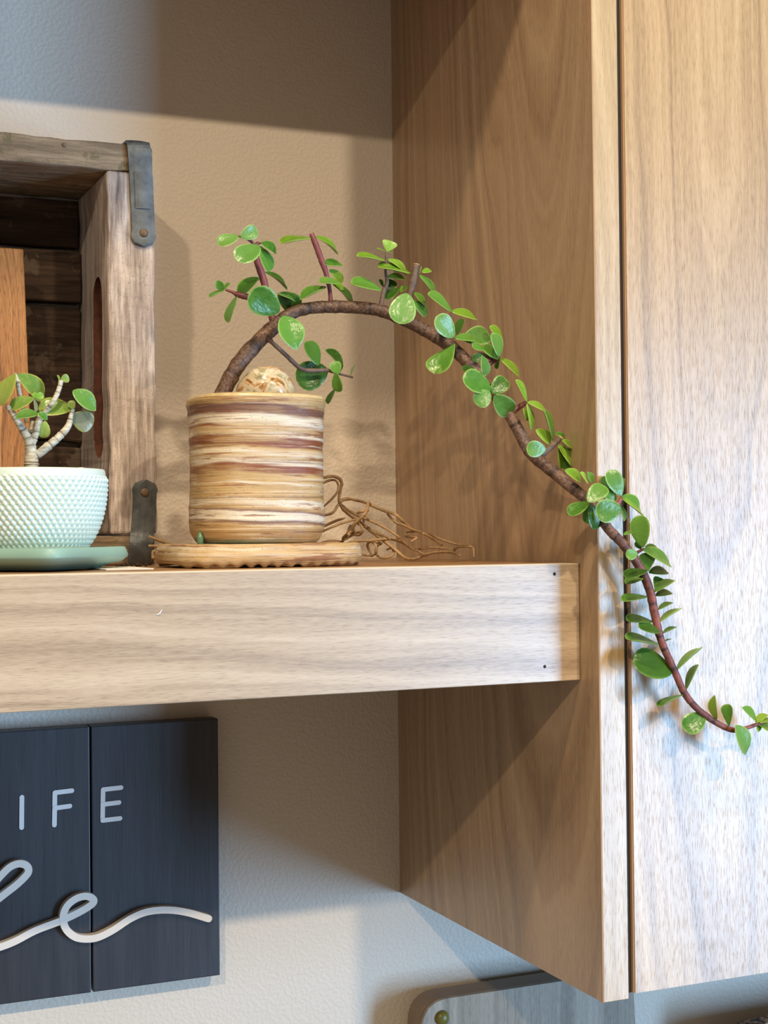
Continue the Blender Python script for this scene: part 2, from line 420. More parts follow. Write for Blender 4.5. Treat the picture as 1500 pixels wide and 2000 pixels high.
bump(nt, b, n1, 0.35, 0.0008); M_bark = m
M_redstem = plain('red_purple_stem', srgb(128, 70, 72), 0.4, var=0.22, vscale=120)
M_twig = plain('grey_brown_twig', srgb(104, 84, 70), 0.65, var=0.35, vscale=300, bs=0.4, bscale=500)
M_cut = plain('dry_cut_stem', srgb(190, 158, 112), 0.8, var=0.25, vscale=500)
m, nt, b = mat('jade_bark'); v = objvec(nt)
n1 = noise_(nt, scaled(nt, v, 160, 160, 700), 1.0, 4, 0.6)
rg = N(nt, 'ShaderNodeAttribute', attribute_name='ring').outputs['Fac']
L(nt, mix(nt, math_(nt, 'MULTIPLY', rg, 0.85), ramp(nt, n1, [(0.3, srgb(146, 138, 116)), (0.48, srgb(192, 186, 164)), (0.66, srgb(216, 211, 192))]), srgb(72, 56, 40)), b.inputs['Base Color'])
b.inputs['Roughness'].default_value = 0.7; bump(nt, b, n1, 0.4, 0.0008); M_jadebark = m
M_twine = plain('dry_twine', srgb(166, 136, 98), 0.7, var=0.3, vscale=160, bs=0.4, bscale=700)

# sign, lower boards, small bits
m, nt, b = mat('navy_stained_wood'); v = objvec(nt)
g = noise_(nt, scaled(nt, v, 700, 700, 34), 1.0, 3, 0.6); g2 = noise_(nt, scaled(nt, v, 120, 120, 9), 1.0, 3, 0.6)
col = ramp(nt, g2, [(0.35, srgb(40, 41, 46)), (0.65, srgb(52, 53, 58))])
col = mix(nt, ramp(nt, g, [(0.28, (0.6,) * 3), (0.38, (0,) * 3)]), col, srgb(24, 25, 28))
L(nt, col, b.inputs['Base Color']); b.inputs['Roughness'].default_value = 0.42
bump(nt, b, g, 0.12, 0.0005); M_navy = m
M_white = plain('white_lettering', srgb(226, 224, 220), 0.5, var=0.02)
M_cream = plain('cream_script', srgb(224, 216, 204), 0.5, var=0.02)
M_graywood = wood('grey_board_wood', 2, 0, srgb(104, 96, 84), srgb(156, 146, 130), srgb(184, 174, 158), u0=0.3, c0=0.5, slope=0.01, freq=140, rough=0.5, spec=0.25, seed=4.2)
M_brownedge = plain('board_edge', srgb(128, 106, 84), 0.6, var=0.1)
M_olive = plain('olive_knob', srgb(112, 104, 40), 0.35, var=0.1)
m, nt, b = mat('brown_speckle'); v = objvec(nt)
sp = noise_(nt, v, 190, 3, 0.7)
L(nt, ramp(nt, sp, [(0.40, srgb(30, 14, 8)), (0.5, srgb(112, 56, 30)), (0.62, srgb(206, 166, 122))]), b.inputs['Base Color'])
bump(nt, b, sp, 0.8, 0.003); b.inputs['Roughness'].default_value = 0.7; M_speck = m
M_counter = plain('stone_counter', srgb(128, 128, 130), 0.3, var=0.06, vscale=25)
M_paper = plain('white_paper', srgb(232, 228, 220), 0.7)
M_hole = plain('screw_hole_dark', srgb(44, 34, 26), 0.9)
M_black = plain('black_rubber', srgb(26, 26, 26), 0.6)
# ------------------------------------------------------------------ the setting
D, T, ZB, DS, TS = 0.309, 0.019, -0.2719, 0.287, 0.0741
wl = obj('wall_back', box('wall_back', (-1.6, 0, -1.6), (1.4, 0.1, 1.25)), M_wall)
wl['kind'] = 'structure'; wl['label'] = 'beige wall with orange-peel paint texture'

# ------------------------------------------------------------------ wall cabinet on the right
ZT = 0.80
cab = thing('wall_cabinet', 'tall wood veneer wall cabinet with a flat door, right of the shelf', 'cabinet', (0.25, -0.15, ZB))
obj('side_panel', box('side_panel', (0, -D + 0.0012, ZB), (T, 0, ZT)), M_panel, cab)
eb = obj('edge_band', box('edge_band', (0.0004, -D, ZB), (T - 0.0004, -D + 0.0012, ZT), 0.0003, 1), M_edge, cab)
eb['label'] = 'pale vertical-grain front edge of the side panel'
obj('edge_band_seam', box('edge_band_seam', (-0.0001, -D + 0.0003, ZB), (0.0004, -D + 0.0016, ZT)), M_seam, eb)
G = 0.0042
dr = obj('door', box('door', (T + G, -D - 0.0005, ZB + 0.003), (0.46, -D + 0.0185, ZT)), M_door, cab)
obj('door_edge_band', box('door_edge_band', (T + G - 0.0009, -D + 0.0003, ZB + 0.003), (T + G, -D + 0.0187, ZT)), M_seam, dr)
ff = obj('gap_shade_strip', box('gap_shade_strip', (T, -D + 0.0022, ZB + 0.003), (T + 0.0028, -D + 0.022, ZT)), M_gap, cab)  # added dark strip, imitates the shade in the gap beside the door
ff['label'] = 'dark strip standing in for the shade in the gap beside the door'
obj('inner_carcass', box('inner_carcass', (T, -D + 0.022, ZB + 0.003), (0.46, 0, ZT)), M_gap, cab)
obj('side_panel', box('side_panel', (0.465, -D, ZB), (0.465 + T, 0, ZT)), M_panel, cab)
bp = PX(1212, 1958, 0.011)
obj('rubber_bumper', dome('rubber_bumper', (0.011, -D + 0.012, ZB), 0.004, (0, 0, -1), 0.8), M_black, cab)

# ------------------------------------------------------------------ thick shelves
def shelf(label, z):
    t = thing('floating_shelf', label, 'shelf', (-0.5, -DS / 2, z - TS))
    x0 = -1.0
    f = obj('fascia', box('fascia', (x0, -DS, -TS), (-0.0006, -DS + 0.018, -0.0004), 0.0004, 1), M_fascia, t, Matrix.Translation((0, 0, z)))
    obj('top_board', box('top_board', (x0, -DS + 0.018, -0.018), (-0.0003, 0, 0)), M_shelf, t, Matrix.Translation((0, 0, z)))
    obj('bottom_board', box('bottom_board', (x0, -DS + 0.018, -TS), (-0.0003, 0, -TS + 0.018)), M_shelf, t, Matrix.Translation((0, 0, z)))
    obj('lit_edge_strip', box('lit_edge_strip', (x0, -DS + 0.0002, -0.0006), (-0.0006, -DS + 0.0178, 0)), M_lit_edge, f, Matrix.Translation((0, 0, z)))  # pale strip paints in the light along the fascia's top edge
    return t, f
M_lit_edge = plain('painted_lit_edge', srgb(222, 204, 174), 0.45)
sh, fas = shelf('thick wood veneer shelf carrying the pots and the crate', 0.0)
for (hx, hy) in ((1083, 1121), (1064, 1302)):
    c = P(hx, hy, -DS - 0.00005)
    obj('screw_hole', dome('screw_hole', c, 0.0011, (0, -1, 0), 0.12, 10), M_hole, fas)
c = P(312, 1198, -DS - 0.0002)
obj('chip', tube('chip', [c + Vector((-.002, 0, -.0008)), c, c + Vector((.0012, 0, .0022))], [.0002, .0005, .0002], 4, 6), M_white, fas)
shelf('upper shelf of the nook above the picture, shading the wall top', 0.46 + TS)

cn = obj('countertop', box('countertop', (-1.6, -0.65, -0.77), (1.4, 0, -0.73), 0.003), M_counter)
tag(cn, 'grey stone countertop below the cabinet, under the photo edge', 'countertop')

# ------------------------------------------------------------------ weathered crate
CY0, CY1 = -0.102, -0.003                       # front and back
xr = P(304, 700, CY0).x; xi = P(212, 700, CY0).x
zt = P(150, 272, CY0).z; ztu = P(215, 331, CY0).z; zbo = 0.0205
xl = xr - 0.40
cr = thing('wooden_crate', 'weathered grey-brown wooden crate on its side with iron corner straps', 'crate', ((xl + xr) / 2, (CY0 + CY1) / 2, 0))
obj('top_plank', rough_box('top_plank', (xl, CY0 + 0.001, ztu), (xr - 0.0005, CY1, zt), 0, 40, 0.0006, 0.0016, 1.0), M_crate_top, cr)
obj('bottom_plank', rough_box('bottom_plank', (xl, CY0 + 0.002, 0.0004), (xr - 0.001, CY1, zbo), 0, 40, 0.0004, 0.0014, 4.0), M_crate_top, cr)
def side(name, x0, x1, slot_face):
    me = rough_box(name, (x0, CY0, zbo + 0.001), (x1, CY1, ztu - 0.0006), 2, 40, 0.0006, 0.002, x0 * 50)
    o = bpy.data.objects.new(name, me); COL.objects.link(o)
    ys = (PX(199, 600, xi).y, PX(182, 600, xi).y); z1 = PX(190, 541, xi).z; z0 = 0.075
    r = (ys[1] - ys[0]) / 2; yc = sum(ys) / 2
    ring = [(yc + r * math.cos(a), z1 - r + r * math.sin(a)) for a in [math.pi * k / 10 for k in range(11)]]
    ring += [(yc + r * math.cos(a), z0 + r + r * math.sin(a)) for a in [math.pi + math.pi * k / 10 for k in range(11)]]
    xa, xb = (slot_face - 0.012, slot_face + 0.027)
    n = len(ring); vs = [(xa, y, z) for y, z in ring] + [(xb, y, z) for y, z in ring]
    fs = [tuple(range(n)), tuple(reversed(range(n, 2 * n)))] + [(k, n + k, n + (k + 1) % n, (k + 1) % n) for k in range(n)]
    cme = mesh('cut', vs, fs); bm = bmesh.new(); bm.from_mesh(cme); bmesh.ops.recalc_face_normals(bm, faces=bm.faces); bm.to_mesh(cme); bm.free()
    co = bpy.data.objects.new('cut', cme); COL.objects.link(co)
    md = o.modifiers.new('slot', 'BOOLEAN'); md.operation = 'DIFFERENCE'; md.object = co; md.solver = 'EXACT'
    dg = bpy.context.evaluated_depsgraph_get(); me2 = bpy.data.meshes.new_from_object(o.evaluated_get(dg)); me2.name = name
    bpy.data.objects.remove(o); bpy.data.objects.remove(co)
    o = obj(name, me2, M_crate_side, cr); me2.materials.append(M_slot)
    for p_ in me2.polygons:
        q_ = p_.center
        if slot_face - .002 < q_.x < slot_face + .0285 and (abs(p_.normal.x) < .5 or q_.x > slot_face + .01) and ys[0] - .0008 < q_.y < ys[1] + .0008 and z0 - .001 < q_.z < z1 + .001: p_.material_index = 1
    return o
sp_ = side('side_board', xi, xr, xi)
obj('side_board', rough_box('side_board', (xl, CY0, zbo + 0.001), (xl + 0.037, CY1, ztu - 0.0006), 2, 40, 0.0006, 0.002, 9), M_crate_side, cr)
yb = P(160, 600, -0.018).y
zs = [zbo + 0.001, 0.075, PX(0, 0, 0).z if False else P(120, 600, -0.02).z - 0.075, P(120, 594, -0.02).z, P(120, 482, -0.02).z, ztu - 0.001]
zs = sorted([zbo + 0.001, 0.088, P(120, 594, -0.02).z, P(120, 484, -0.02).z, ztu - 0.001])
for i in range(len(zs) - 1):
    dy = (0.004, 0.0015, 0.0, 0.006)[i]
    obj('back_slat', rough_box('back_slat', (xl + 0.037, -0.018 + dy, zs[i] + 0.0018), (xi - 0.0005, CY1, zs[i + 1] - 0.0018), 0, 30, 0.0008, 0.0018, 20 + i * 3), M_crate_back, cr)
def strap(name, pts, wd, th, round_end, xoff=None):
    """flat iron strap following (y, z) points, width wd about x, optional round end"""
    path = catmull([Vector((p[0], p[1], p[2])) for p in pts], 6); n = len(path)
    length = [0.0]
    for i in range(1, n): length.append(length[-1] + (path[i] - path[i - 1]).length)
    tot = length[-1]; cols = 5; verts = []; faces = []
    for i, p in enumerate(path):
        d = (path[min(i + 1, n - 1)] - path[max(i - 1, 0)]).normalized()
        sx = Vector((1, 0, 0)); sx = (sx - d * sx.dot(d)).normalized(); nn = d.cross(sx).normalized()
        if nn.y > 0.3 or nn.z < -0.3: nn = -nn
        rem = tot - length[i]; hw = wd / 2
        if round_end and rem < wd / 2: hw = math.sqrt(max(1e-7, (wd / 2) ** 2 - (wd / 2 - rem) ** 2)) + 0.0008
        for s_ in (0, 1):
            for c in range(cols):
                u = -1 + 2 * c / (cols - 1)
                lift = 0.0006 * (1 - u * u) if s_ else 0
                verts.append(p + sx * hw * u + nn * (th * s_ + lift))
    k = 2 * cols
    for i in range(n - 1):
        for c in range(cols - 1):
            a = i * k + c; faces.append((a, a + 1, a + k + 1, a + k))
            a = i * k + cols + c; faces.append((a, a + k, a + k + 1, a + 1))
        for c in (0, cols - 1):
            a = i * k + c; faces.append((a, a + k, a + k + cols, a + cols))
    for i in (0, n - 1):
        faces.append(tuple([i * k + c for c in range(cols)] + [i * k + cols + c for c in reversed(range(cols))]))
    me = mesh(name, verts, faces)
    bm = bmesh.new(); bm.from_mesh(me); bmesh.ops.recalc_face_normals(bm, faces=bm.faces); bm.to_mesh(me); bm.free()
    return me
yf = CY0 - 0.0006
A = [P(270, 300, yf), P(274, 335, yf), P(277, 395, yf), P(279, 440, yf), P(280, 482, yf)]
wS = 46 * mpp(A[1])
top = [Vector((A[0].x - 0.0006, CY0 + 0.055, zt + 0.0012)), Vector((A[0].x - 0.0004, CY0 + 0.03, zt + 0.0012)), Vector((A[0].x - .0002, CY0 + 0.006, zt + 0.0014)), Vector((A[0].x, yf, zt - 0.001))]
st = obj('corner_strap', strap('corner_strap', top + [A[1], A[2], A[3], A[4]], wS, 0.0016, True), M_iron, cr)
obj('reinforcing_plate', strap('reinforcing_plate', [P(275, 336, yf - 0.0016), P(277, 370, yf - 0.0016), P(278, 408, yf - 0.0016)], wS * 0.62, 0.001, False), M_iron, st)
obj('rivet', dome('rivet', P(281, 455, yf - 0.0022), 0.0030, (0, -1, 0), 0.4), M_rivet, st)
Bp = [P(273, 1098, yf - 0.004), P(275, 1062, yf - 0.0045), P(278, 1040, yf - 0.001), P(281, 1000, yf), P(282, 975, yf), P(283, 937, yf)]
low = [Vector((Bp[0].x, CY0 + 0.012, 0.0008)), Vector((Bp[0].x, CY0 - 0.001, 0.0006))]
st2 = obj('corner_strap', strap('corner_strap', low + [Bp[0] + Vector((0, 0, .002))] + Bp[1:], wS, 0.0016, True), M_iron, cr)
obj('rivet', dome('rivet', P(283, 962, yf - 0.0022), 0.0030, (0, -1, 0), 0.4), M_rivet, st2)
obj('nail', dome('nail', P(126, 283, CY0 - 0.0002), 0.0013, (0, -1, 0), 0.3, 8), M_rivet, cr)

# ------------------------------------------------------------------ warm brown board leaning inside the crate
b0 = P(61, 940, -0.096); b1 = P(46, 486, -0.062)
bt = thing('wooden_board', 'warm orange-brown hardwood board leaning inside the crate behind the bowl', 'board', (b0.x - 0.06, -0.09, zbo))
zbase = zbo + 0.0012; hz = b1.z - zbase; lean = math.atan2(0.036, hz)
ln = math.hypot(hz, 0.036)
mw = Matrix.Translation((0, -0.0985, zbase)) @ Matrix.Rotation(-lean, 4, 'X')
bme = box('board_panel', (b1.x - 0.17, 0, 0), (b1.x, 0.014, ln), 0.0012, 2)
obj('board_panel', bme, M_teak, bt, mw)

# ------------------------------------------------------------------ sage saucer and mint bowl
SY = -0.195
cB_ = P(62, 1060, SY); bx, by = cB_.x, SY
R_s = 193 * mpp(cB_); zr = P(150, 1069, SY - 0.03).z
def sqr(t, e=3.2, rot=0.0):
    """rounded square plan with corners on the axes (diamond), radius 1 at corners"""
    a = t - rot + math.pi / 4
    return 0.7071 * 1.0 / ((abs(math.cos(a)) ** e + abs(math.sin(a)) ** e) ** (1 / e)) * (0.98 + 0.02)
def sauc(t, z, r):
    k = sqr(t, 9.0, math.radians(2)) / sqr(math.radians(2), 9.0, math.radians(2))
    return r * k * math.cos(t), r * k * math.sin(t)
pr = [(R_s * 0.58, 0.0006), (R_s * 0.68, 0.0008), (R_s * 0.80, 0.0035), (R_s * 0.92, zr - 0.009), (R_s * 0.985, zr - 0.0062), (R_s * 0.995, zr - 0.0052), (R_s * 0.965, zr - 0.0006), (R_s * 0.95, zr), (R_s * 0.91, zr - 0.0006), (R_s * 0.80, zr * 0.62), (R_s * 0.62, 0.0052), (R_s * 0.2, 0.0050)]
tag(obj('saucer', lathe('saucer', pr, bx, by, 120, sauc, True, True), M_sage), 'sage green angular ceramic saucer under the mint bowl', 'saucer')
Rb = 144 * mpp(cB_); zrim = P(62, 918, SY - Rb * 0.0).z; zb0 = 0.0052
def bowl_prof(s):
    """s 0..1 from foot to rim"""
    key = [(0.0, .50), (.08, .66), (.2, .79), (.35, .885), (.5, .945), (.65, .98), (.8, .998), (.9, 1.0), (1.0, .985)]
    for (a, r0), (c, r1) in zip(key, key[1:]):
        if s <= c: t = (s - a) / (c - a); t2 = t; return r0 + (r1 - r0) * t2
    return key[-1][1]
NB, NR = 66, 18
seg, rows = NB * 8, NR * 8
verts, faces = [], []
Hb = zrim - zb0
def smooth_prof(s): return sum(bowl_prof(min(1, max(0, s + d))) for d in (-.06, -.03, 0, .03, .06)) / 5
for i in range(rows + 1):
    s = i / rows * 0.93; r0 = smooth_prof(s) * Rb; row = i / 8.0
    for k in range(seg):
        col = k / 8.0; h = 0.0
        for rr in (math.floor(row), math.floor(row) + 1):
            off = 0.5 * (rr % 2)
            cc = round(col - off) + off
            d2 = (((col - cc) * 12.5) ** 2 + ((row - rr) * 7.6) ** 2) / 25.0
            h = max(h, max(0, 1 - d2) ** 0.8)
        if i < 3: h *= i / 3
        if i > rows - 4: h *= (rows - i) / 4
        r = r0 + 0.0015 * h * (0.55 + 0.45 * r0 / Rb); a = 2 * math.pi * k / seg
        verts.append((bx + r * math.cos(a), by + r * math.sin(a), zb0 + s * Hb))
for i in range(rows):
    for k in range(seg): faces.append((i * seg + k, i * seg + (k + 1) % seg, (i + 1) * seg + (k + 1) % seg, (i + 1) * seg + k))
faces.append(tuple(reversed(range(seg))))
bw = thing('bowl_planter', 'small mint white hobnail ceramic bowl on the sage saucer', 'planter', (bx, by, zb0))
obj('bowl_body', mesh('bowl_body', verts, faces, True), M_mint, bw)
pr = [(smooth_prof(.93) * Rb, zb0 + .93 * Hb), (Rb * .99, zb0 + .95 * Hb), (Rb * .985, zrim - .0008), (Rb * .97, zrim), (Rb * .945, zrim - .0008), (Rb * .93, zrim - .014), (Rb * .8, zrim - 0.02)]
obj('rim', lathe('rim', pr, bx, by, 96, None, False), M_mint, bw)
def soil(name, cx, cy, z, r, label, fr=None):
    pr = [(r, z - .004), (r * .98, z), (r * .8, z + .001), (r * .5, z + .0018), (r * .2, z + .002), (0.0005, z + .002)]
    me = lathe(name, pr, cx, cy, 40, fr, True, True)
    for v in me.vertices: v.co.z += 0.0012 * noise.noise(v.co * 260)
    return tag(obj(name, me, M_soil), label, 'soil', None, 'stuff')
soil('potting_soil', bx, by, zrim - .006, Rb * .92, 'dark potting soil filling the mint bowl')
def blob(c, r, sq=(1, 1, .75), seed=0, amp=.25, fr=90, sub=2):
    bm = bmesh.new(); bmesh.ops.create_icosphere(bm, subdivisions=sub, radius=1)
    for v in bm.verts:
        n = 1 + amp * noise.noise(v.co * 1.3 + Vector((seed, seed, 0)))
        v.co = Vector((v.co.x * sq[0], v.co.y * sq[1], v.co.z * sq[2])) * r * n + Vector(c)
    return from_bm('pebble', bm, True)
for k, (px, py, lab) in enumerate(((112, 918, 'small pale pebble at the bowl rim, nearer the jade trunk'), (158, 917, 'small pale pebble at the bowl rim, farther right of the jade trunk'))):
    c = P(px, py, SY - 0.012)
    tag(obj('pebble', blob((c.x, c.y, c.z - 0.0006), .0030, seed=k * 3), M_pebble), lab, 'pebble', 'pebbles in the mint bowl')

# ------------------------------------------------------------------ leaves
def leafmesh(name, k=3.0, p=0.62, bend=0.10, cup=0.10, th=0.075, notch=0.0, q=0.5):
    nt_, nc = 11, 9
    tt = [(1 - math.cos(math.pi * i / (nt_ - 1))) / 2 for i in range(nt_)]
    hw = [max(0.0, (t ** p) * max(0.0, 1 - t ** k) ** q) for t in tt]; mx = max((t / 200) ** p * (1 - (t / 200) ** k) ** q for t in range(200))
    hw = [max(0.02 if 0 < i < nt_ - 1 else 0.012, h / mx * 0.5) for i, h in enumerate(hw)]; hw[0] = 0.035
    verts, faces, rim = [], [], []
    for s_ in (1, -1):
        for i, t in enumerate(tt):
            for c in range(nc):
                u = -1 + 2 * c / (nc - 1); u = math.sin(u * math.pi / 2)
                y = u * hw[i]
                z = -bend * t * t + cup * abs(y / 0.5) ** 1.35 * (0.5 + 0.5 * t)
                e = math.sqrt(max(0, 1 - u * u)) * (min(1, (1 - t) * 5 + 0.05)) ** .5
                verts.append((t - notch * t * (1 - abs(u)) * .3, y, z + s_ * th * (0.35 + 0.65 * min(1, hw[i] * 2.2)) * e * 0.5))
                rim.append(max(abs(u) if 0 < i else 0.3, t ** 3))
    h = nt_ * nc
    for i in range(nt_ - 1):
        for c in range(nc - 1):
            a = i * nc + c; faces.append((a, a + nc, a + nc + 1, a + 1)); faces.append((h + a, h + a + 1, h + a + nc + 1, h + a + nc))
        for c in (0, nc - 1):
            a = i * nc + c; f = (a, h + a, h + a + nc, a + nc); faces.append(f if c else tuple(reversed(f)))
    for i in (0, nt_ - 1):
        for c in range(nc - 1):
            a = i * nc + c; f = (a, a + 1, h + a + 1, h + a); faces.append(f if i == 0 else tuple(reversed(f)))
    me = mesh(name, verts, faces, True, ('rim', rim))
    bm = bmesh.new(); bm.from_mesh(me); bmesh.ops.recalc_face_normals(bm, faces=bm.faces)
    bm.to_mesh(me); bm.free(); return me
SHAPES = {'r': dict(k=3.2, p=.52, bend=.06, cup=.10), 'n': dict(k=2.6, p=.62, bend=.12, cup=.10), 'p': dict(k=2.0, p=.62, bend=.10, cup=.16, q=.95),
          'c': dict(k=2.8, p=.6, bend=.32, cup=.16), 'f': dict(k=4.5, p=.9, bend=.05, cup=.14), 'h': dict(k=5, p=.85, bend=.05, cup=.12, notch=.9)}
LM = {}
def leaf_mesh(shape, mt):
    key = (shape, mt.name)
    if key not in LM:
        me = leafmesh('leaf', **SHAPES[shape]); me.materials.append(mt); LM[key] = me
    return LM[key]
def add_leaf(parent, b, t, wpx, Yb, shape='n', mt=None, dt=0.0, aspect=0.74, flip=0):
    """leaf from pixel b to pixel t; Yb depth of its base, dt extra depth of the tip (- = toward the viewer); wpx seen width"""
    B3 = P(b[0], b[1], Yb); T3 = P(t[0], t[1], Yb + dt)
    ax = T3 - B3; ln = ax.length; ax.normalize()
    vw = (CAM - (B3 + T3) / 2).normalized()
    s0 = ax.cross(vw).normalized(); n0 = s0.cross(ax).normalized()
    if n0.dot(vw) < 0: n0 = -n0; s0 = -s0
    wa = wpx * mpp(B3); wt = max(wa, aspect * ln)
    th_ = math.acos(max(0.0, min(1.0, wa / wt)))
    if wa < wt: th_ = max(0, math.acos(max(0.05, (wa - 0.0008) / wt)) if wa > 0.0012 else 1.45)
    sg = 1 if (s0.z > 0.15 or (abs(s0.z) <= 0.15 and s0.x < 0)) else -1
    if flip: sg = -sg
    n = n0 * math.cos(th_) + s0 * sg * math.sin(th_)
    s = n.cross(ax).normalized()
    M = Matrix((ax * ln, s * wt, n * ln)).transposed().to_4x4(); M.translation = B3
    return obj('leaf', leaf_mesh(shape, mt or M_leaf), None, parent, M)

# ------------------------------------------------------------------ marbled pot, its slab saucer, agate, trailing succulent
PY = -0.192
pc = P(500, 1000, PY); pcx = pc.x + 0.0005; u_ = mpp(pc)
def supe(e, ry):
    def f(t, z, r):
        c, s = math.cos(t), math.sin(t)
        k = 1 / ((abs(c) ** e + abs(s) ** e) ** (1 / e))
        return r * k * c, r * k * s * ry
    return f
zz = lambda py: P(500, py, PY).z
TOPZ = zz(783); BOTZ = 0.0150
prof = [(117, 1066), (122, 1056), (129, 1044), (134, 1030), (134.5, 1010), (133, 980), (132.2, 940), (132, 900), (132.5, 860), (133.5, 830), (136, 805), (138, 792), (137.5, 784)]
pts = []
for (r, py) in prof: pts.append(Vector((r * u_, 0, zz(py))))
pts[0].z = BOTZ
sm = catmull(pts, 7)
pp = [(v.x / 1.045, v.z) for v in sm]
pme = lathe('pot_body', pp, pcx, PY, 144, supe(2.5, 0.94), True, False)
for v in pme.vertices:                          # throwing ridges spiralling round the wall, slight hand-made wobble
    a = math.atan2(v.co.y - PY, v.co.x - pcx); q = v.co.z + 0.0012 * a
    rdg = noise.noise(Vector((q * 210, math.cos(a) * .8, math.sin(a) * .8))) * .55 + noise.noise(Vector((q * 520, math.cos(a) * 1.2, math.sin(a) * 1.2 + 5))) * .3
    k = 0.0011 * rdg * min(1, (v.co.z - BOTZ) / .008) * min(1, max(0, (TOPZ - v.co.z) / .006))
    v.co.x += k * math.cos(a); v.co.y += k * math.sin(a)
pot = thing('plant_pot', 'handmade marbled clay pot in tan, cream and rust bands', 'pot', (pcx, PY, BOTZ))
obj('pot_body', pme, M_pot, pot)
rt_ = pp[-1][0]
rp = [(rt_, pp[-1][1]), (rt_ - .0004, pp[-1][1] + .0014), (rt_ - .002, pp[-1][1] + .0022), (rt_ - .0044, pp[-1][1] + .0016), (rt_ - .0056, pp[-1][1] - .002), (rt_ - .006, pp[-1][1] - .03)]
obj('rim', lathe('rim', rp, pcx, PY, 144, supe(2.5, 0.94), False), M_potrim, pot)
dp = P(376, 1050, PY)
obj('glaze_drip', blob((dp.x + .0015, PY - .012, dp.z - .001), .0042, (.55, .55, 1.1), 4, .2), M_greenglaze, pot)
# slab saucer with a corrugated underside
sl = P(319, 1085, PY).x; sr_ = P(679, 1083, PY).x; shw = (sr_ - sl) / 2; scx = (sl + sr_) / 2
zt_s = 0.0146
sprof = [(.955, .0016), (.985, .0030), (1.0, .0062), (.99, .0095), (.975, .0125), (.965, zt_s - .0006), (.945, zt_s), (.85, zt_s), (.4, zt_s), (.01, zt_s)]
sfr = supe(3.6, 0.86)
sv, sf = [], []; seg = 360
for j, (r, z) in enumerate(sprof):
    for k in range(seg):
        t = 2 * math.pi * k / seg; x, y = sfr(t, z, shw * r)
        if j == 0: z2 = 0.0012 + 0.0011 * math.cos(x * 2 * math.pi / (26 * u_))
        else: z2 = z
        edge = noise.noise(Vector((x * 70, y * 70, z * 160))) * (.0011 if j < 7 else 0.0004)
        sv.append((scx + x * (1 + edge / shw), PY + y * (1 + edge / shw), max(0.0003, z2 + (edge * .6 if 0 < j < 7 else 0))))
for j in range(len(sprof) - 1):
    for k in range(seg): sf.append((j * seg + k, j * seg + (k + 1) % seg, (j + 1) * seg + (k + 1) % seg, (j + 1) * seg + k))
sf.append(tuple(reversed(range(seg)))); sf.append(tuple(range((len(sprof) - 1) * seg, len(sprof) * seg)))
tag(obj('slab_saucer', mesh('slab_saucer', sv, sf, True), M_slab), 'flat tan clay slab saucer with a scalloped lower edge under the marbled pot', 'saucer')
soil('potting_soil', pcx, PY, TOPZ - .005, rt_ - .0064, 'dark potting soil filling the marbled pot', supe(2.5, 0.94))
c = P(520, 768, PY - .004)
me = blob((c.x, c.y, c.z), 57 * u_, (1.02, .9, .94), 2.2, .07, sub=4)
tag(obj('polished_stone', me, M_stone), 'rounded polished cream and amber stone sitting in the marbled pot', 'stone')

# depth of the trailing stem along its run (x pixel -> y)
DEP = [(400, -.186), (540, -.194), (660, -.203), (850, -.232), (1000, -.268), (1120, -.304), (1200, -.326), (1300, -.329), (1400, -.330), (1540, -.330)]
def dep(px):
    if px <= DEP[0][0]: return DEP[0][1]
    for (a, ya), (b_, yb_) in zip(DEP, DEP[1:]):
        if px <= b_: return ya + (yb_ - ya) * (px - a) / (b_ - a)
    return DEP[-1][1]
pl = thing('trailing_succulent', 'arching succulent with small round green leaves trailing from the marbled pot past the cabinet', 'plant', (P(436, 790, -.186).x, -.186, TOPZ - .004))
TR = [(424, 800, 33), (432, 775, 32), (462, 717, 31), (500, 672, 30), (545, 630, 29), (580, 608, 23), (622, 600, 24), (682, 600, 25), (740, 606, 24), (792, 626, 25), (842, 652, 25), (886, 682, 26), (930, 726, 25),
      (964, 768, 21), (1000, 818, 23), (1036, 882, 25), (1080, 921, 24), (1122, 956, 23), (1158, 986, 21), (1186, 1030, 20), (1216, 1062, 19), (1246, 1102, 18), (1268, 1150, 17), (1279, 1200, 17),
      (1291, 1250, 15), (1317, 1310, 14), (1341, 1360, 14), (1376, 1396, 13), (1424, 1424, 11), (1452, 1423, 8), (1484, 1413, 7), (1512, 1404, 5)]
tp = [P(x, y, dep(x)) for x, y, w_ in TR]
obj('trunk', tube('trunk', tp, [w_ * mpp(p) / 2 for (x, y, w_), p in zip(TR, tp)], 14, 14, 0.085, 0.0135, 0.06, 1.0, 'along'), M_bark, pl)
def branch(pts, mt, dd=0.0, node=.10, nl=.010, name='branch', rough=.08, parent=None):
    """pts (x, y, width px, extra depth)"""
    y0 = dep(pts[0][0]) + dd
    q = [P(p[0], p[1], y0 + (p[3] if len(p) > 3 else 0)) for p in pts]
    return obj(name, tube(name, q, [p[2] * mpp(a) / 2 for p, a in zip(pts, q)], 7, 10, node, nl, rough, pts[0][0], 'along'), mt, parent or pl), y0
def leaves(parent, y0, rows):
    for r in rows:
        bx_, by_, tx, ty, w_ = r[:5]; o = r[5] if len(r) > 5 else {}
        add_leaf(parent, (bx_, by_), (tx, ty), w_, y0 + o.get('d', 0), o.get('s', 'n'), o.get('m', M_leaf), o.get('dt', 0), o.get('a', .74), o.get('f', 0))
DK, BL, YL = M_leafdk, M_leafbl, M_leafyl
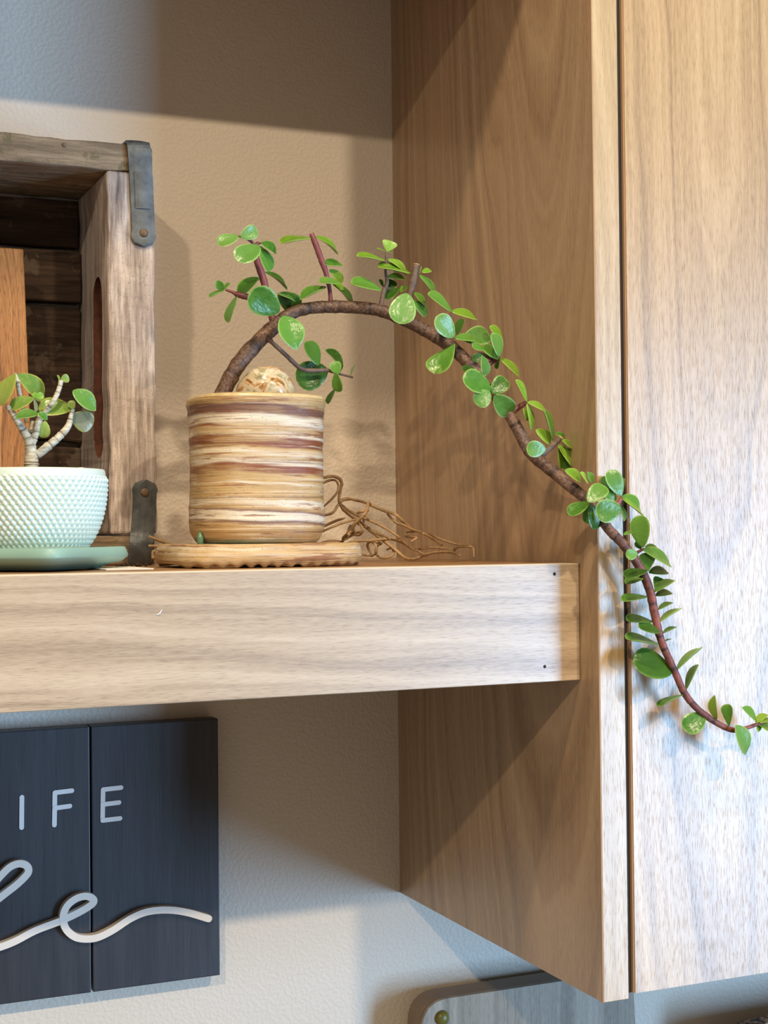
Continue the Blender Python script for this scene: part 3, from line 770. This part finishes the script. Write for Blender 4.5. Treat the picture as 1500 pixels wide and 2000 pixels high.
# upper left branch
b1, y1 = branch([(533, 628, 13), (524, 590, 14), (517, 556, 14), (510, 532, 15), (502, 510, 13), (496, 478, 8)], M_redstem)
branch([(496, 478, 6), (486, 468, 6), (466, 461, 4)], M_redstem, name='twig', parent=b1)
branch([(497, 479, 6), (504, 475, 6), (512, 475, 3)], M_redstem, name='twig', parent=b1)
leaves(b1, y1, [
    (466, 461, 425, 476, 27, dict(m=BL, s='r')), (470, 463, 503, 448, 29, dict(m=BL, s='r', d=-.002)), (506, 480, 464, 508, 43, dict(m=BL, s='r', d=-.010, dt=-.006)),
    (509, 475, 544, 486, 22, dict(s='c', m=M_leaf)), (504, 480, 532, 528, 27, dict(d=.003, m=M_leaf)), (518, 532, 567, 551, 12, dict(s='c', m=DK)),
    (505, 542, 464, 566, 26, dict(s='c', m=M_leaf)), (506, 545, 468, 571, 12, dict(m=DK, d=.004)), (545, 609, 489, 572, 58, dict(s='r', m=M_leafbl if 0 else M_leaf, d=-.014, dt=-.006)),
    (543, 574, 586, 602, 40, dict(s='r', m=DK, d=.004)), (541, 573, 578, 585, 9, dict(m=BL, d=-.002)),
    (553, 617, 582, 681, 52, dict(s='p', d=-.016, dt=-.006, a=.8)), (500, 566, 486, 592, 14, dict(m=M_leaf, d=.002))])
b1b, y1b = branch([(522, 600, 12), (500, 586, 12), (480, 579, 13), (464, 575, 12), (455, 571, 6), (441, 566, 5)], M_redstem, parent=b1, name='side_branch')
leaves(b1, y1b, [(440, 566, 408, 577, 9, dict(s='n')), (436, 567, 422, 548, 18, dict(s='p', m=M_leaf)), (438, 565, 448, 551, 10), (463, 578, 441, 627, 17, dict(m=M_leaf))])
# second branch, cut at the top
b2, y2 = branch([(646, 590, 10), (645, 578, 8), (643, 560, 8), (637, 534, 10), (627, 506, 12), (616, 476, 12), (608, 456, 9)], M_redstem)
leaves(b2, y2, [
    (607, 465, 547, 468, 12, dict(m=M_leafyl)), (617, 463, 666, 482, 14, dict(s='c', m=YL)), (630, 516, 671, 515, 17, dict(s='p', m=M_leaf)), (643, 527, 672, 549, 20, dict(m=YL, d=.003)),
    (637, 560, 584, 580, 18, dict(s='p')), (668, 553, 624, 546, 14, dict(m=M_leaf, d=-.006)), (652, 556, 700, 588, 16, dict(s='c', m=DK)), (650, 556, 672, 562, 14, dict(m=YL))])
# third
b3, y3 = branch([(744, 602, 11), (746, 586, 9), (750, 568, 9), (756, 551, 8), (753, 529, 5), (754, 512, 5), (755, 492, 5)], M_twig)
leaves(b3, y3, [
    (752, 509, 699, 494, 10, dict(m=YL)), (756, 492, 763, 470, 30, dict(s='f', m=YL)), (752, 491, 737, 484, 4, dict(m=YL)), (758, 492, 768, 493, 5, dict(m=YL)),
    (758, 507, 804, 529, 17, dict(m=YL, s='c')), (803, 534, 741, 514, 13, dict(m=YL, d=-.004)), (757, 541, 791, 540, 16, dict(m=YL)), (745, 566, 688, 546, 21, dict(m=M_leaf)),
    (757, 570, 768, 546, 24, dict(m=DK, d=.004)), (780, 562, 754, 582, 19, dict(d=.002)), (782, 571, 793, 557, 14, dict(m=YL)), (748, 560, 742, 545, 10, dict(m=DK, d=.003))])
# fourth, a cut stub
b4, y4 = branch([(797, 600, 14), (801, 574, 13), (807, 548, 15), (813, 518, 13)], M_twig, nl=.014)
cp = P(813, 517, y4); obj('cut_end', dome('cut_end', cp, 6.6 * mpp(cp), (.2, 0, 1), .35), M_cut, b4)
leaves(b4, y4, [
    (795, 573, 780, 631, 53, dict(s='r', m=BL, d=-.016, dt=-.004)), (824, 532, 842, 526, 13, dict(m=YL)), (819, 538, 860, 574, 17, dict(s='c', m=M_leaf)), (808, 571, 832, 592, 15, dict(m=M_leaf)),
    (806, 588, 836, 614, 23, dict(m=BL)), (820, 535, 822, 520, 4, dict(m=YL))])
# along the falling stem
y5 = dep(885)
leaves(pl, y5, [
    (882, 608, 840, 569, 19, dict(m=M_leaf, d=.004)), (882, 609, 932, 617, 20, dict(m=YL, d=.004)), (887, 658, 853, 619, 40, dict(s='r', m=BL, d=-.010, dt=-.004)), (893, 654, 901, 621, 20, dict(m=DK)),
    (874, 656, 857, 645, 9, dict(m=M_leaf)), (889, 661, 927, 659, 19, dict(m=M_leaf, d=-.010)), (905, 664, 957, 652, 42, dict(s='r', m=BL, d=-.004)), (888, 672, 848, 728, 46, dict(s='h', m=M_leaf, d=-.009, dt=-.003))])
branch([(884, 680, 9), (882, 650, 6, .002), (882, 612, 4, .004)], M_twig, name='twig')
y5 = dep(950)
b5, _ = branch([(922, 700, 8), (938, 690, 6), (960, 700, 8), (976, 699, 7)], M_twig, name='twig')
branch([(935, 722, 8), (952, 712, 8), (974, 701, 8)], M_redstem, name='twig')
leaves(pl, y5, [
    (982, 666, 960, 635, 17, dict(m=YL, d=.003)), (975, 697, 967, 649, 25, dict(m=BL, d=-.005)), (974, 701, 945, 675, 21, dict(m=M_leaf)), (946, 682, 923, 674, 16, dict(m=M_leaf)),
    (976, 700, 1019, 732, 18, dict(m=YL)), (943, 693, 924, 702, 18, dict(m=DK)), (942, 694, 951, 733, 21, dict(m=BL, d=-.012)), (974, 702, 969, 720, 11, dict(m=DK)),
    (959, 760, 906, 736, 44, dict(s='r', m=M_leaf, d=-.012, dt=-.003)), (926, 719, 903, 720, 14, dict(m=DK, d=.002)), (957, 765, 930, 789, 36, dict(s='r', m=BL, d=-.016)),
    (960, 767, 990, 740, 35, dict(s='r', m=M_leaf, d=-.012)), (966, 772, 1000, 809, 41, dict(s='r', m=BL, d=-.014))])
y6 = dep(1035)
b6, _ = branch([(1002, 806, 9), (1014, 795, 11), (1028, 786, 8)], M_redstem, name='twig')
leaves(pl, y6, [
    (1029, 784, 1012, 740, 14, dict(m=YL)), (1030, 786, 1069, 799, 16, dict(m=YL)), (1029, 788, 1043, 838, 15, dict(m=YL)), (1022, 797, 1033, 821, 13, dict(m=YL)),
    (1080, 860, 1069, 797, 14, dict(m=M_leaf, d=-.003)), (1046, 840, 1080, 862, 25, dict(m=YL)), (1084, 846, 1106, 855, 15, dict(m=M_leaf, d=.004)), (1097, 859, 1119, 872, 13, dict(m=YL)),
    (1080, 871, 1082, 860, 10, dict(m=BL, d=-.004)), (1066, 878, 1029, 876, 33, dict(s='r', m=BL, d=-.016)), (1090, 870, 1124, 906, 22, dict(m=YL)), (1091, 874, 1100, 916, 17, dict(m=YL, d=.002)), (1104, 899, 1107, 916, 16, dict(m=M_leaf, d=.003))])
b7, y7 = branch([(1056, 890, 14), (1074, 874, 13), (1094, 856, 11)], M_twig, nl=.014)
cp = P(1095, 855, y7); obj('cut_end', dome('cut_end', cp, 6 * mpp(cp), (.5, -.4, .8), .5), M_cut, b7)
y8 = dep(1170)
leaves(pl, y8, [
    (1103, 919, 1138, 934, 23, dict(m=YL, d=.006)), (1149, 945, 1136, 921, 10, dict(m=YL)), (1158, 943, 1149, 921, 15, dict(s='p', m=M_leaf)),
    (1148, 981, 1182, 948, 38, dict(s='r', m=M_leaf, d=-.012)), (1199, 982, 1183, 956, 22, dict(m=BL, d=-.006)), (1214, 968, 1191, 919, 35, dict(s='n', m=BL, d=-.008, a=.7)), (1202, 977, 1178, 931, 24, dict(m=DK, d=.004)),
    (1214, 966, 1216, 934, 14, dict(m=DK, d=.004)), (1215, 970, 1253, 988, 27, dict(m=M_leaf)), (1215, 974, 1259, 1001, 14, dict(m=YL, d=-.003)), (1213, 992, 1165, 1002, 47, dict(s='r', m=BL, d=-.018)),
    (1149, 981, 1111, 1002, 28, dict(m=M_leaf, d=-.004)), (1151, 986, 1171, 1032, 33, dict(m=DK, d=-.004)), (1212, 987, 1223, 1017, 13, dict(m=BL)), (1150, 985, 1150, 1024, 28, dict(m=M_leaf, d=-.002))])
branch([(1196, 1000, 7), (1206, 986, 9), (1214, 974, 7)], M_redstem, name='twig')
y9 = dep(1250)
leaves(pl, y9, [
    (1256, 1069, 1247, 1007, 42, dict(s='n', m=BL if 0 else M_leaf, d=-.006, a=.68)), (1218, 1045, 1237, 1037, 11, dict(m=M_leaf)), (1252, 1072, 1243, 1057, 15, dict(m=DK, d=.003)), (1260, 1069, 1286, 1068, 15, dict(m=DK, d=.004)),
    (1257, 1067, 1259, 1055, 8, dict(m=BL)), (1256, 1074, 1314, 1097, 27, dict(s='n', m=M_leaf, d=-.004)), (1245, 1080, 1223, 1085, 22, dict(s='r', m=M_leaf, d=-.012)), (1266, 1117, 1263, 1079, 33, dict(s='f', m=M_leaf, d=-.002)),
    (1263, 1114, 1221, 1123, 21, dict(m=DK, d=-.008)), (1257, 1128, 1222, 1136, 17, dict(m=M_leaf)), (1268, 1119, 1304, 1112, 23, dict(m=DK)), (1279, 1153, 1291, 1128, 26, dict(s='f', m=M_leaf, d=.003)),
    (1279, 1156, 1313, 1128, 21, dict(m=M_leaf, d=-.003)), (1281, 1164, 1311, 1153, 19, dict(m=DK)), (1264, 1165, 1216, 1168, 16, dict(m=M_leaf)), (1286, 1191, 1312, 1173, 14, dict(m=M_leaf)),
    (1288, 1215, 1327, 1183, 14, dict(m=YL)), (1275, 1214, 1226, 1206, 17, dict(m=DK)), (1289, 1234, 1250, 1220, 22, dict(m=DK, d=-.008)), (1295, 1237, 1320, 1221, 12, dict(m=M_leaf)),
    (1285, 1258, 1226, 1240, 14, dict(m=M_leaf)), (1296, 1254, 1311, 1246, 6, dict(m=DK))])
branch([(1238, 1084, 6), (1248, 1077, 6), (1257, 1072, 5)], M_redstem, name='twig')
y10 = dep(1370)
leaves(pl, y10, [
    (1313, 1310, 1239, 1290, 57, dict(s='r', m=DK, d=.002)), (1322, 1308, 1365, 1259, 15, dict(m=M_leaf)), (1340, 1347, 1358, 1295, 17, dict(m=BL)), (1333, 1357, 1285, 1374, 11, dict(m=M_leaf)),
    (1377, 1397, 1336, 1424, 42, dict(s='r', m=DK if 0 else M_leaf)), (1399, 1406, 1392, 1358, 19, dict(s='p', m=YL)), (1424, 1420, 1421, 1375, 26, dict(s='f', m=BL, a=.6)), (1437, 1417, 1462, 1474, 33, dict(s='p', m=BL, d=-.006)),
    (1477, 1406, 1452, 1380, 17, dict(s='p', m=M_leaf)), (1476, 1412, 1496, 1392, 18, dict(m=YL)), (1478, 1412, 1512, 1426, 20, dict(m=YL)), (1476, 1408, 1486, 1428, 15, dict(m=YL)), (1484, 1412, 1510, 1402, 14, dict(m=YL, d=-.004))])
# lower right branch under the arch
b11, y11 = branch([(522, 660, 11), (534, 671, 9), (562, 697, 9), (588, 720, 9), (614, 724, 9), (638, 723, 8), (662, 730, 5), (689, 737, 4)], M_twig, dd=-.004, nl=.012)
leaves(b11, y11, [
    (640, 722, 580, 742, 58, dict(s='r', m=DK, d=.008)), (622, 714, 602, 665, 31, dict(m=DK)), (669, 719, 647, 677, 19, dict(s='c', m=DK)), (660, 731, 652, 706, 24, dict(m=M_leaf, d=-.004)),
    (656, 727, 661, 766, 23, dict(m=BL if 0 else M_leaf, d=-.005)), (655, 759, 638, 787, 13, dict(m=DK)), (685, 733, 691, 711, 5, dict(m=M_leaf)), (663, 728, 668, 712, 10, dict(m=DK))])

# ------------------------------------------------------------------ jade plant in the mint bowl
jp = thing('jade_plant', 'small branching jade plant with thick pale trunk in the mint bowl', 'plant', (P(61, 922, SY).x, SY, zrim - .006))
def jb(pts, name='branch', parent=jp, node=.13, nl=.0068):
    q = [P(p[0], p[1], SY + (p[3] if len(p) > 3 else 0)) for p in pts]
    return obj(name, tube(name, q, [p[2] * mpp(a) / 2 for p, a in zip(pts, q)], 14, 12, node, nl, .03, pts[0][0]), M_jadebark, parent)
jb([(61, 934, 30), (61, 912, 28), (61, 896, 27), (60, 878, 22), (55, 858, 18), (44, 839, 15), (29, 814, 13), (14, 793, 9)], 'trunk')
jb([(60, 874, 15), (66, 856, 15), (71, 842, 12), (75, 822, 11), (77, 810, 8)])
jb([(63, 892, 18), (76, 886, 17), (93, 872, 17), (111, 857, 15), (127, 841, 14), (135, 828, 12), (139, 810, 8), (144, 799, 6)])
jb([(72, 838, 8, .004), (82, 815, 9, .004), (90, 803, 10, .003), (101, 788, 10), (110, 773, 10), (117, 754, 9), (119, 743, 10)])
jb([(52, 826, 7, .008), (46, 800, 7, .008), (38, 768, 8, .004), (34, 746, 8), (29, 729, 6)])
jb([(58, 858, 10, .004), (60, 842, 10, .004), (64, 822, 8, .004)])
JG = M_jadegr
leaves(jp, SY, [
    (30, 731, -6, 788, 36, dict(m=M_jade, d=-.002)), (33, 732, 92, 770, 40, dict(s='c', m=M_jade, d=.006)), (66, 777, 20, 794, 27, dict(m=M_jade, d=-.002)), (71, 778, 85, 770, 15, dict(m=M_leafyl)), (71, 778, 66, 767, 10, dict(m=M_leafyl)),
    (75, 808, 29, 813, 21, dict(m=BL, s='p', d=-.010)), (74, 806, 94, 819, 17, dict(s='p', m=M_leaf, d=-.014)), (143, 797, 76, 794, 38, dict(m=M_jade, d=.006)), (142, 763, 190, 800, 36, dict(s='p', m=BL, d=-.006, a=.7)),
    (139, 812, 182, 830, 42, dict(s='r', m=JG, d=.004)), (88, 822, 84, 855, 25, dict(m=M_jade, d=.004)), (119, 742, 135, 737, 17, dict(s='r', m=M_jade)), (117, 745, 113, 732, 7, dict(m=M_jade)), (143, 800, 138, 782, 15, dict(m=M_jade, d=.003)),
    (66, 777, 72, 805, 10, dict(m=JG, d=.002))])

# ------------------------------------------------------------------ tangle of dry twine behind the pot
def tw(u, v): return (600 + u / 4.167, 900 + v / 4.167)
TW = [
    [(120, 142), (200, 125), (258, 145), (280, 190), (266, 250), (262, 330), (290, 318), (340, 310), (420, 325), (490, 345), (560, 380), (640, 410), (720, 440), (780, 490), (850, 555), (880, 575)],
    [(120, 185), (200, 155), (245, 175), (252, 240), (200, 310), (130, 375)], [(135, 445), (210, 420), (258, 352), (300, 318)],
    [(262, 345), (300, 400), (370, 460), (440, 510), (520, 570), (610, 640), (700, 710), (790, 785), (830, 800), (890, 793), (970, 760), (1080, 740), (1180, 745), (1245, 775)],
    [(270, 350), (330, 400), (420, 450), (520, 490), (640, 550), (730, 610), (780, 660), (860, 720), (930, 715), (1040, 705), (1180, 720)],
    [(130, 535), (230, 490), (310, 465)], [(125, 575), (250, 520), (350, 490), (430, 468)],
    [(110, 672), (200, 655), (280, 660), (300, 625), (340, 580), (400, 500), (460, 440), (490, 390), (500, 345), (522, 370)],
    [(352, 520), (340, 570), (380, 600), (430, 600), (452, 560), (430, 520), (392, 508), (372, 540), (400, 582), (440, 575)],
    [(310, 680), (400, 655), (500, 650), (600, 638), (700, 640), (760, 660), (820, 690), (960, 765)],
    [(300, 680), (360, 720), (440, 760), (520, 770), (500, 720), (490, 680), (520, 658), (560, 690), (560, 750), (522, 778)],
    [(556, 660), (600, 672), (572, 690), (552, 740), (590, 786), (650, 788), (700, 758), (692, 710), (650, 722)],
    [(540, 570), (600, 600), (680, 630), (760, 650)], [(650, 430), (720, 500), (780, 520), (860, 560), (1000, 600), (1090, 640), (1220, 680), (1340, 700), (1358, 785)],
    [(940, 590), (1000, 620), (1100, 690)], [(872, 575), (812, 580), (800, 610), (840, 620), (890, 628), (842, 660)], [(1190, 740), (1225, 702), (1340, 700)],
    [(410, 425), (450, 410), (500, 405)], [(330, 600), (360, 575), (390, 590), (340, 620), (290, 650)], [(460, 500), (462, 450), (478, 420)]]
twn = thing('twine_tangle', 'tangle of curly dry brown twine on the shelf beside the marbled pot', 'twine', (P(740, 1095, -.15).x, -.15, 0))
for i, cset in enumerate(TW):
    pts_ = []
    for k, q in enumerate(cset):
        x, y = tw(*q); Yd = -.146 - .034 * max(0, (x - 700) / 225) + .009 * math.sin(k * .9 + i * 1.7)
        p = P(x, y, Yd)
        if p.z < .0014: p.z = .0014
        if p.x > -.0035: p.x = -.0035
        pts_.append(p)
    wv_ = 1.1 if i in (0, 3, 7) else .85
    obj('strand', tube('strand', pts_, [.0010 * wv_] + [.0011 * wv_] * (len(pts_) - 2) + [.0007 * wv_], 6, 6, 0, 1, .35, i * 3.3), M_twine, twn)
for i, cset in enumerate(([(290, 1048), (313, 1056), (340, 1066), (372, 1068)], [(290, 1066), (312, 1067), (340, 1066)], [(298, 1090), (300, 1076), (316, 1081), (330, 1076)], [(296, 1089), (310, 1090), (330, 1093)])):
    pts_ = [P(x, y, -.118 - .004 * i) for x, y in cset]
    for p in pts_: p.z = max(p.z, .0014)
    obj('strand', tube('strand', pts_, [.0011] * len(pts_), 6, 6, 0, 1, .35, 60 + i), M_twine, twn)

# ------------------------------------------------------------------ navy plank sign on the wall
SF = -0.018
sgx = -0.1571; sgt, sgb = -0.1193, -0.3137
sj = P(178, 1650, SF).x; wp = sgx - sj
sg = thing('wall_sign', 'dark navy plank sign with white letters and raised cream script, under the shelf', 'sign', (sgx - .15, -.009, sgb))
edges = [sgx, sj, sj - .118, sj - .236]
for i in range(3):
    obj('plank', box('plank', (edges[i + 1] + .0006, SF, sgb), (edges[i] - .0006, -.004, sgt), .0009, 2), M_navy, sg)
obj('batten', box('batten', (edges[3] + .01, -.005, sgb + .02), (sgx - .01, -.0005, sgt - .02)), M_navy, sg)
def stroke(name, pts_, wd, d0, d1, m_, n=1, parent=sg):
    """flat-faced stroke on the sign plane with round ends"""
    path = catmull(pts_, n) if n > 1 else [Vector(p) for p in pts_]
    left, right = [], []; cnt = len(path); r = wd / 2
    nrm = []
    for i in range(cnt):
        d = path[min(i + 1, cnt - 1)] - path[max(i - 1, 0)]; d = Vector((d.x, 0, d.z)).normalized(); nrm.append((d, Vector((-d.z, 0, d.x))))
    rows = []
    for k in range(6):
        a = math.pi / 2 * (1 - k / 6); rows.append((path[0] - nrm[0][0] * r * math.sin(a), nrm[0][1], r * math.cos(a)))
    for i in range(cnt): rows.append((path[i], nrm[i][1], r))
    for k in range(1, 7):
        a = math.pi / 2 * k / 6; rows.append((path[-1] + nrm[-1][0] * r * math.sin(a), nrm[-1][1], r * math.cos(a)))
    vs, fs = [], []
    for ir, (c_, nn, rr) in enumerate(rows):
        dq = -.0009 * ir / len(rows) if n > 1 else 0.0
        for (s_, y_) in ((-1, d0), (1, d0), (1, d1), (-1, d1)):
            p = c_ + nn * rr * s_; vs.append((p.x, y_ + (dq if y_ == d0 else 0), p.z))
    for i in range(len(rows) - 1):
        for k in range(4): fs.append((i * 4 + k, i * 4 + (k + 1) % 4, i * 4 + 4 + (k + 1) % 4, i * 4 + 4 + k))
    return vs, fs
def strokes(name, lst, wd, d0, d1, m_, n=1):
    V, Fc = [], []
    for j_, q in enumerate(lst):
        vs, fs = stroke(name, [P(x, y, SF) for x, y in q], wd, d0 - .00012 * j_, d1, m_, n)
        k = len(V); V += vs; Fc += [tuple(a + k for a in f) for f in fs]
    me = mesh(name, V, Fc); bm = bmesh.new(); bm.from_mesh(me); bmesh.ops.recalc_face_normals(bm, faces=bm.faces); bm.to_mesh(me); bm.free()
    return obj(name, me, m_, sg)
sw = 9 * mpp(P(120, 1580, SF))
strokes('letter', [[(42.5, 1557), (42, 1616)]], sw, SF - .0006, SF + .001, M_white)['label'] = 'white letter I'
strokes('letter', [[(107, 1548), (106, 1611)], [(107, 1548), (140, 1544)], [(107, 1578), (136, 1574)]], sw, SF - .0006, SF + .001, M_white)['label'] = 'white letter F'
strokes('letter', [[(201, 1542), (200, 1602)], [(201, 1542), (236, 1538)], [(200, 1571), (232, 1567)], [(200, 1602), (234, 1598)]], sw, SF - .0006, SF + .001, M_white)['label'] = 'white letter E'
sc_ = lambda u, v: (u / 3.409, 1640 + v / 3.409)
scw = 14 * mpp(P(120, 1750, SF))
strokes('script_stroke', [[sc_(*q) for q in ((-270, 560), (-130, 372), (-50, 285), (0, 228), (60, 172), (120, 150), (170, 165), (182, 200), (160, 235), (100, 292), (0, 370), (-110, 462), (-185, 580), (-170, 690), (-90, 722), (0, 700), (100, 660), (230, 592), (400, 527), (520, 470), (600, 420), (612, 388), (570, 366), (510, 375), (450, 415), (417, 470), (412, 530), (435, 590), (490, 635), (560, 648), (640, 638), (740, 590), (860, 512), (970, 468), (1100, 456), (1230, 472), (1375, 514))]], scw, SF - .0052, SF + .001, M_cream, 8)['label'] = 'raised cream script ending in a letter e with a long tail'

# ------------------------------------------------------------------ boards standing on the counter below
def round_board(name, poly, rad, y0, y1):
    """outline (x, z) with rounded corners, thickness y0..y1"""
    pts_ = []; n = len(poly)
    for i in range(n):
        p = Vector(poly[i]); a = Vector(poly[i - 1]); c_ = Vector(poly[(i + 1) % n]); r = rad[i]
        e0 = (a - p).normalized(); e1 = (c_ - p).normalized()
        for k in range(9):
            t = k / 8; pts_.append((p + e0 * r * (1 - t)).lerp(p + e1 * r * t, t))
    k = len(pts_); vs = [(p.x, y0, p.y) for p in pts_] + [(p.x, y1, p.y) for p in pts_]
    fs = [tuple(range(k)), tuple(reversed(range(k, 2 * k)))] + [(i, k + i, k + (i + 1) % k, (i + 1) % k) for i in range(k)]
    me = mesh(name, vs, fs); bm = bmesh.new(); bm.from_mesh(me); bmesh.ops.recalc_face_normals(bm, faces=bm.faces)
    bm.to_mesh(me); bm.free(); return me
BF = -.040
q0 = P(826, 2000, BF); q1 = P(850, 1950, BF); q2 = P(1100, 1917, BF); q3 = P(1252, 1975, BF)
ztb = P(1000, 1931, BF).z; zcb = -.7298
xr2 = P(1238, 1950, BF).x
gb = thing('cutting_board', 'grey wood-grain cutting board with rounded corner and olive knob, bottom edge of photo', 'cutting board', ((q0.x + xr2) / 2, BF + .012, zcb))
poly = [(P(818, 2000, BF).x - .004, zcb), (P(824, 1960, BF).x, ztb), (xr2 - .001, ztb), (P(1275, 2040, BF).x, zcb)]
obj('board_face', round_board('board_face', poly, [.02, .024, .012, .02], BF, BF + .004), M_graywood, gb)
obj('board_edge', round_board('board_edge', [(poly[0][0] - .0005, zcb), (poly[1][0] - .0005, ztb + .0004), (poly[2][0] + .0005, ztb + .0004), (poly[3][0] + .0005, zcb)], [.02, .024, .012, .02], BF + .004, -.014), M_brownedge, gb)
kc = P(863, 1988, BF)
kb = obj('knob', dome('knob', kc, 15 * mpp(kc), (0, -1, 0), .75, 20), M_olive, gb)
BS = -.06
zs_ = P(1470, 1983, BS + .014).z
spb = obj('speckled_board', round_board('speckled_board', [(P(1436, 1996, BS).x, zcb), (P(1440, 1996, BS).x, zs_ - .003), (P(1440, 1988, BS).x + .28, zs_), (P(1440, 1988, BS).x + .28, zcb)], [.005, .02, .02, .005], BS, BS + .014), M_speck)
tag(spb, 'brown speckled slab just showing at the bottom right corner below the cabinet', 'board')

# ------------------------------------------------------------------ small bits on the shelf
a = P(200, 1110, -.225); pg = P(284, 1106, -.18)
tag(obj('paper_slip', box('paper_slip', (a.x, -.235, .0002), (P(280, 1108, -.21).x, -.175, .0009)), M_paper), 'white paper slip lying on the shelf beside the sage saucer', 'paper')
V, Fc = [], []
for k in range(16):
    x, y = random.uniform(225, 300), 0; c = P(x, 1100, -.13 - random.random() * .03); r = random.uniform(.0008, .0019)
    me = blob((c.x, c.y, r * .7), r, seed=k, amp=.4, sub=1); o_ = len(V)
    V += [v.co.copy() for v in me.vertices]; Fc += [tuple(i + o_ for i in p.vertices) for p in me.polygons]; bpy.data.meshes.remove(me)
tag(obj('soil_crumbs', mesh('soil_crumbs', V, Fc), M_soil), 'scattered dark soil crumbs at the foot of the crate', 'crumbs', None, 'stuff')
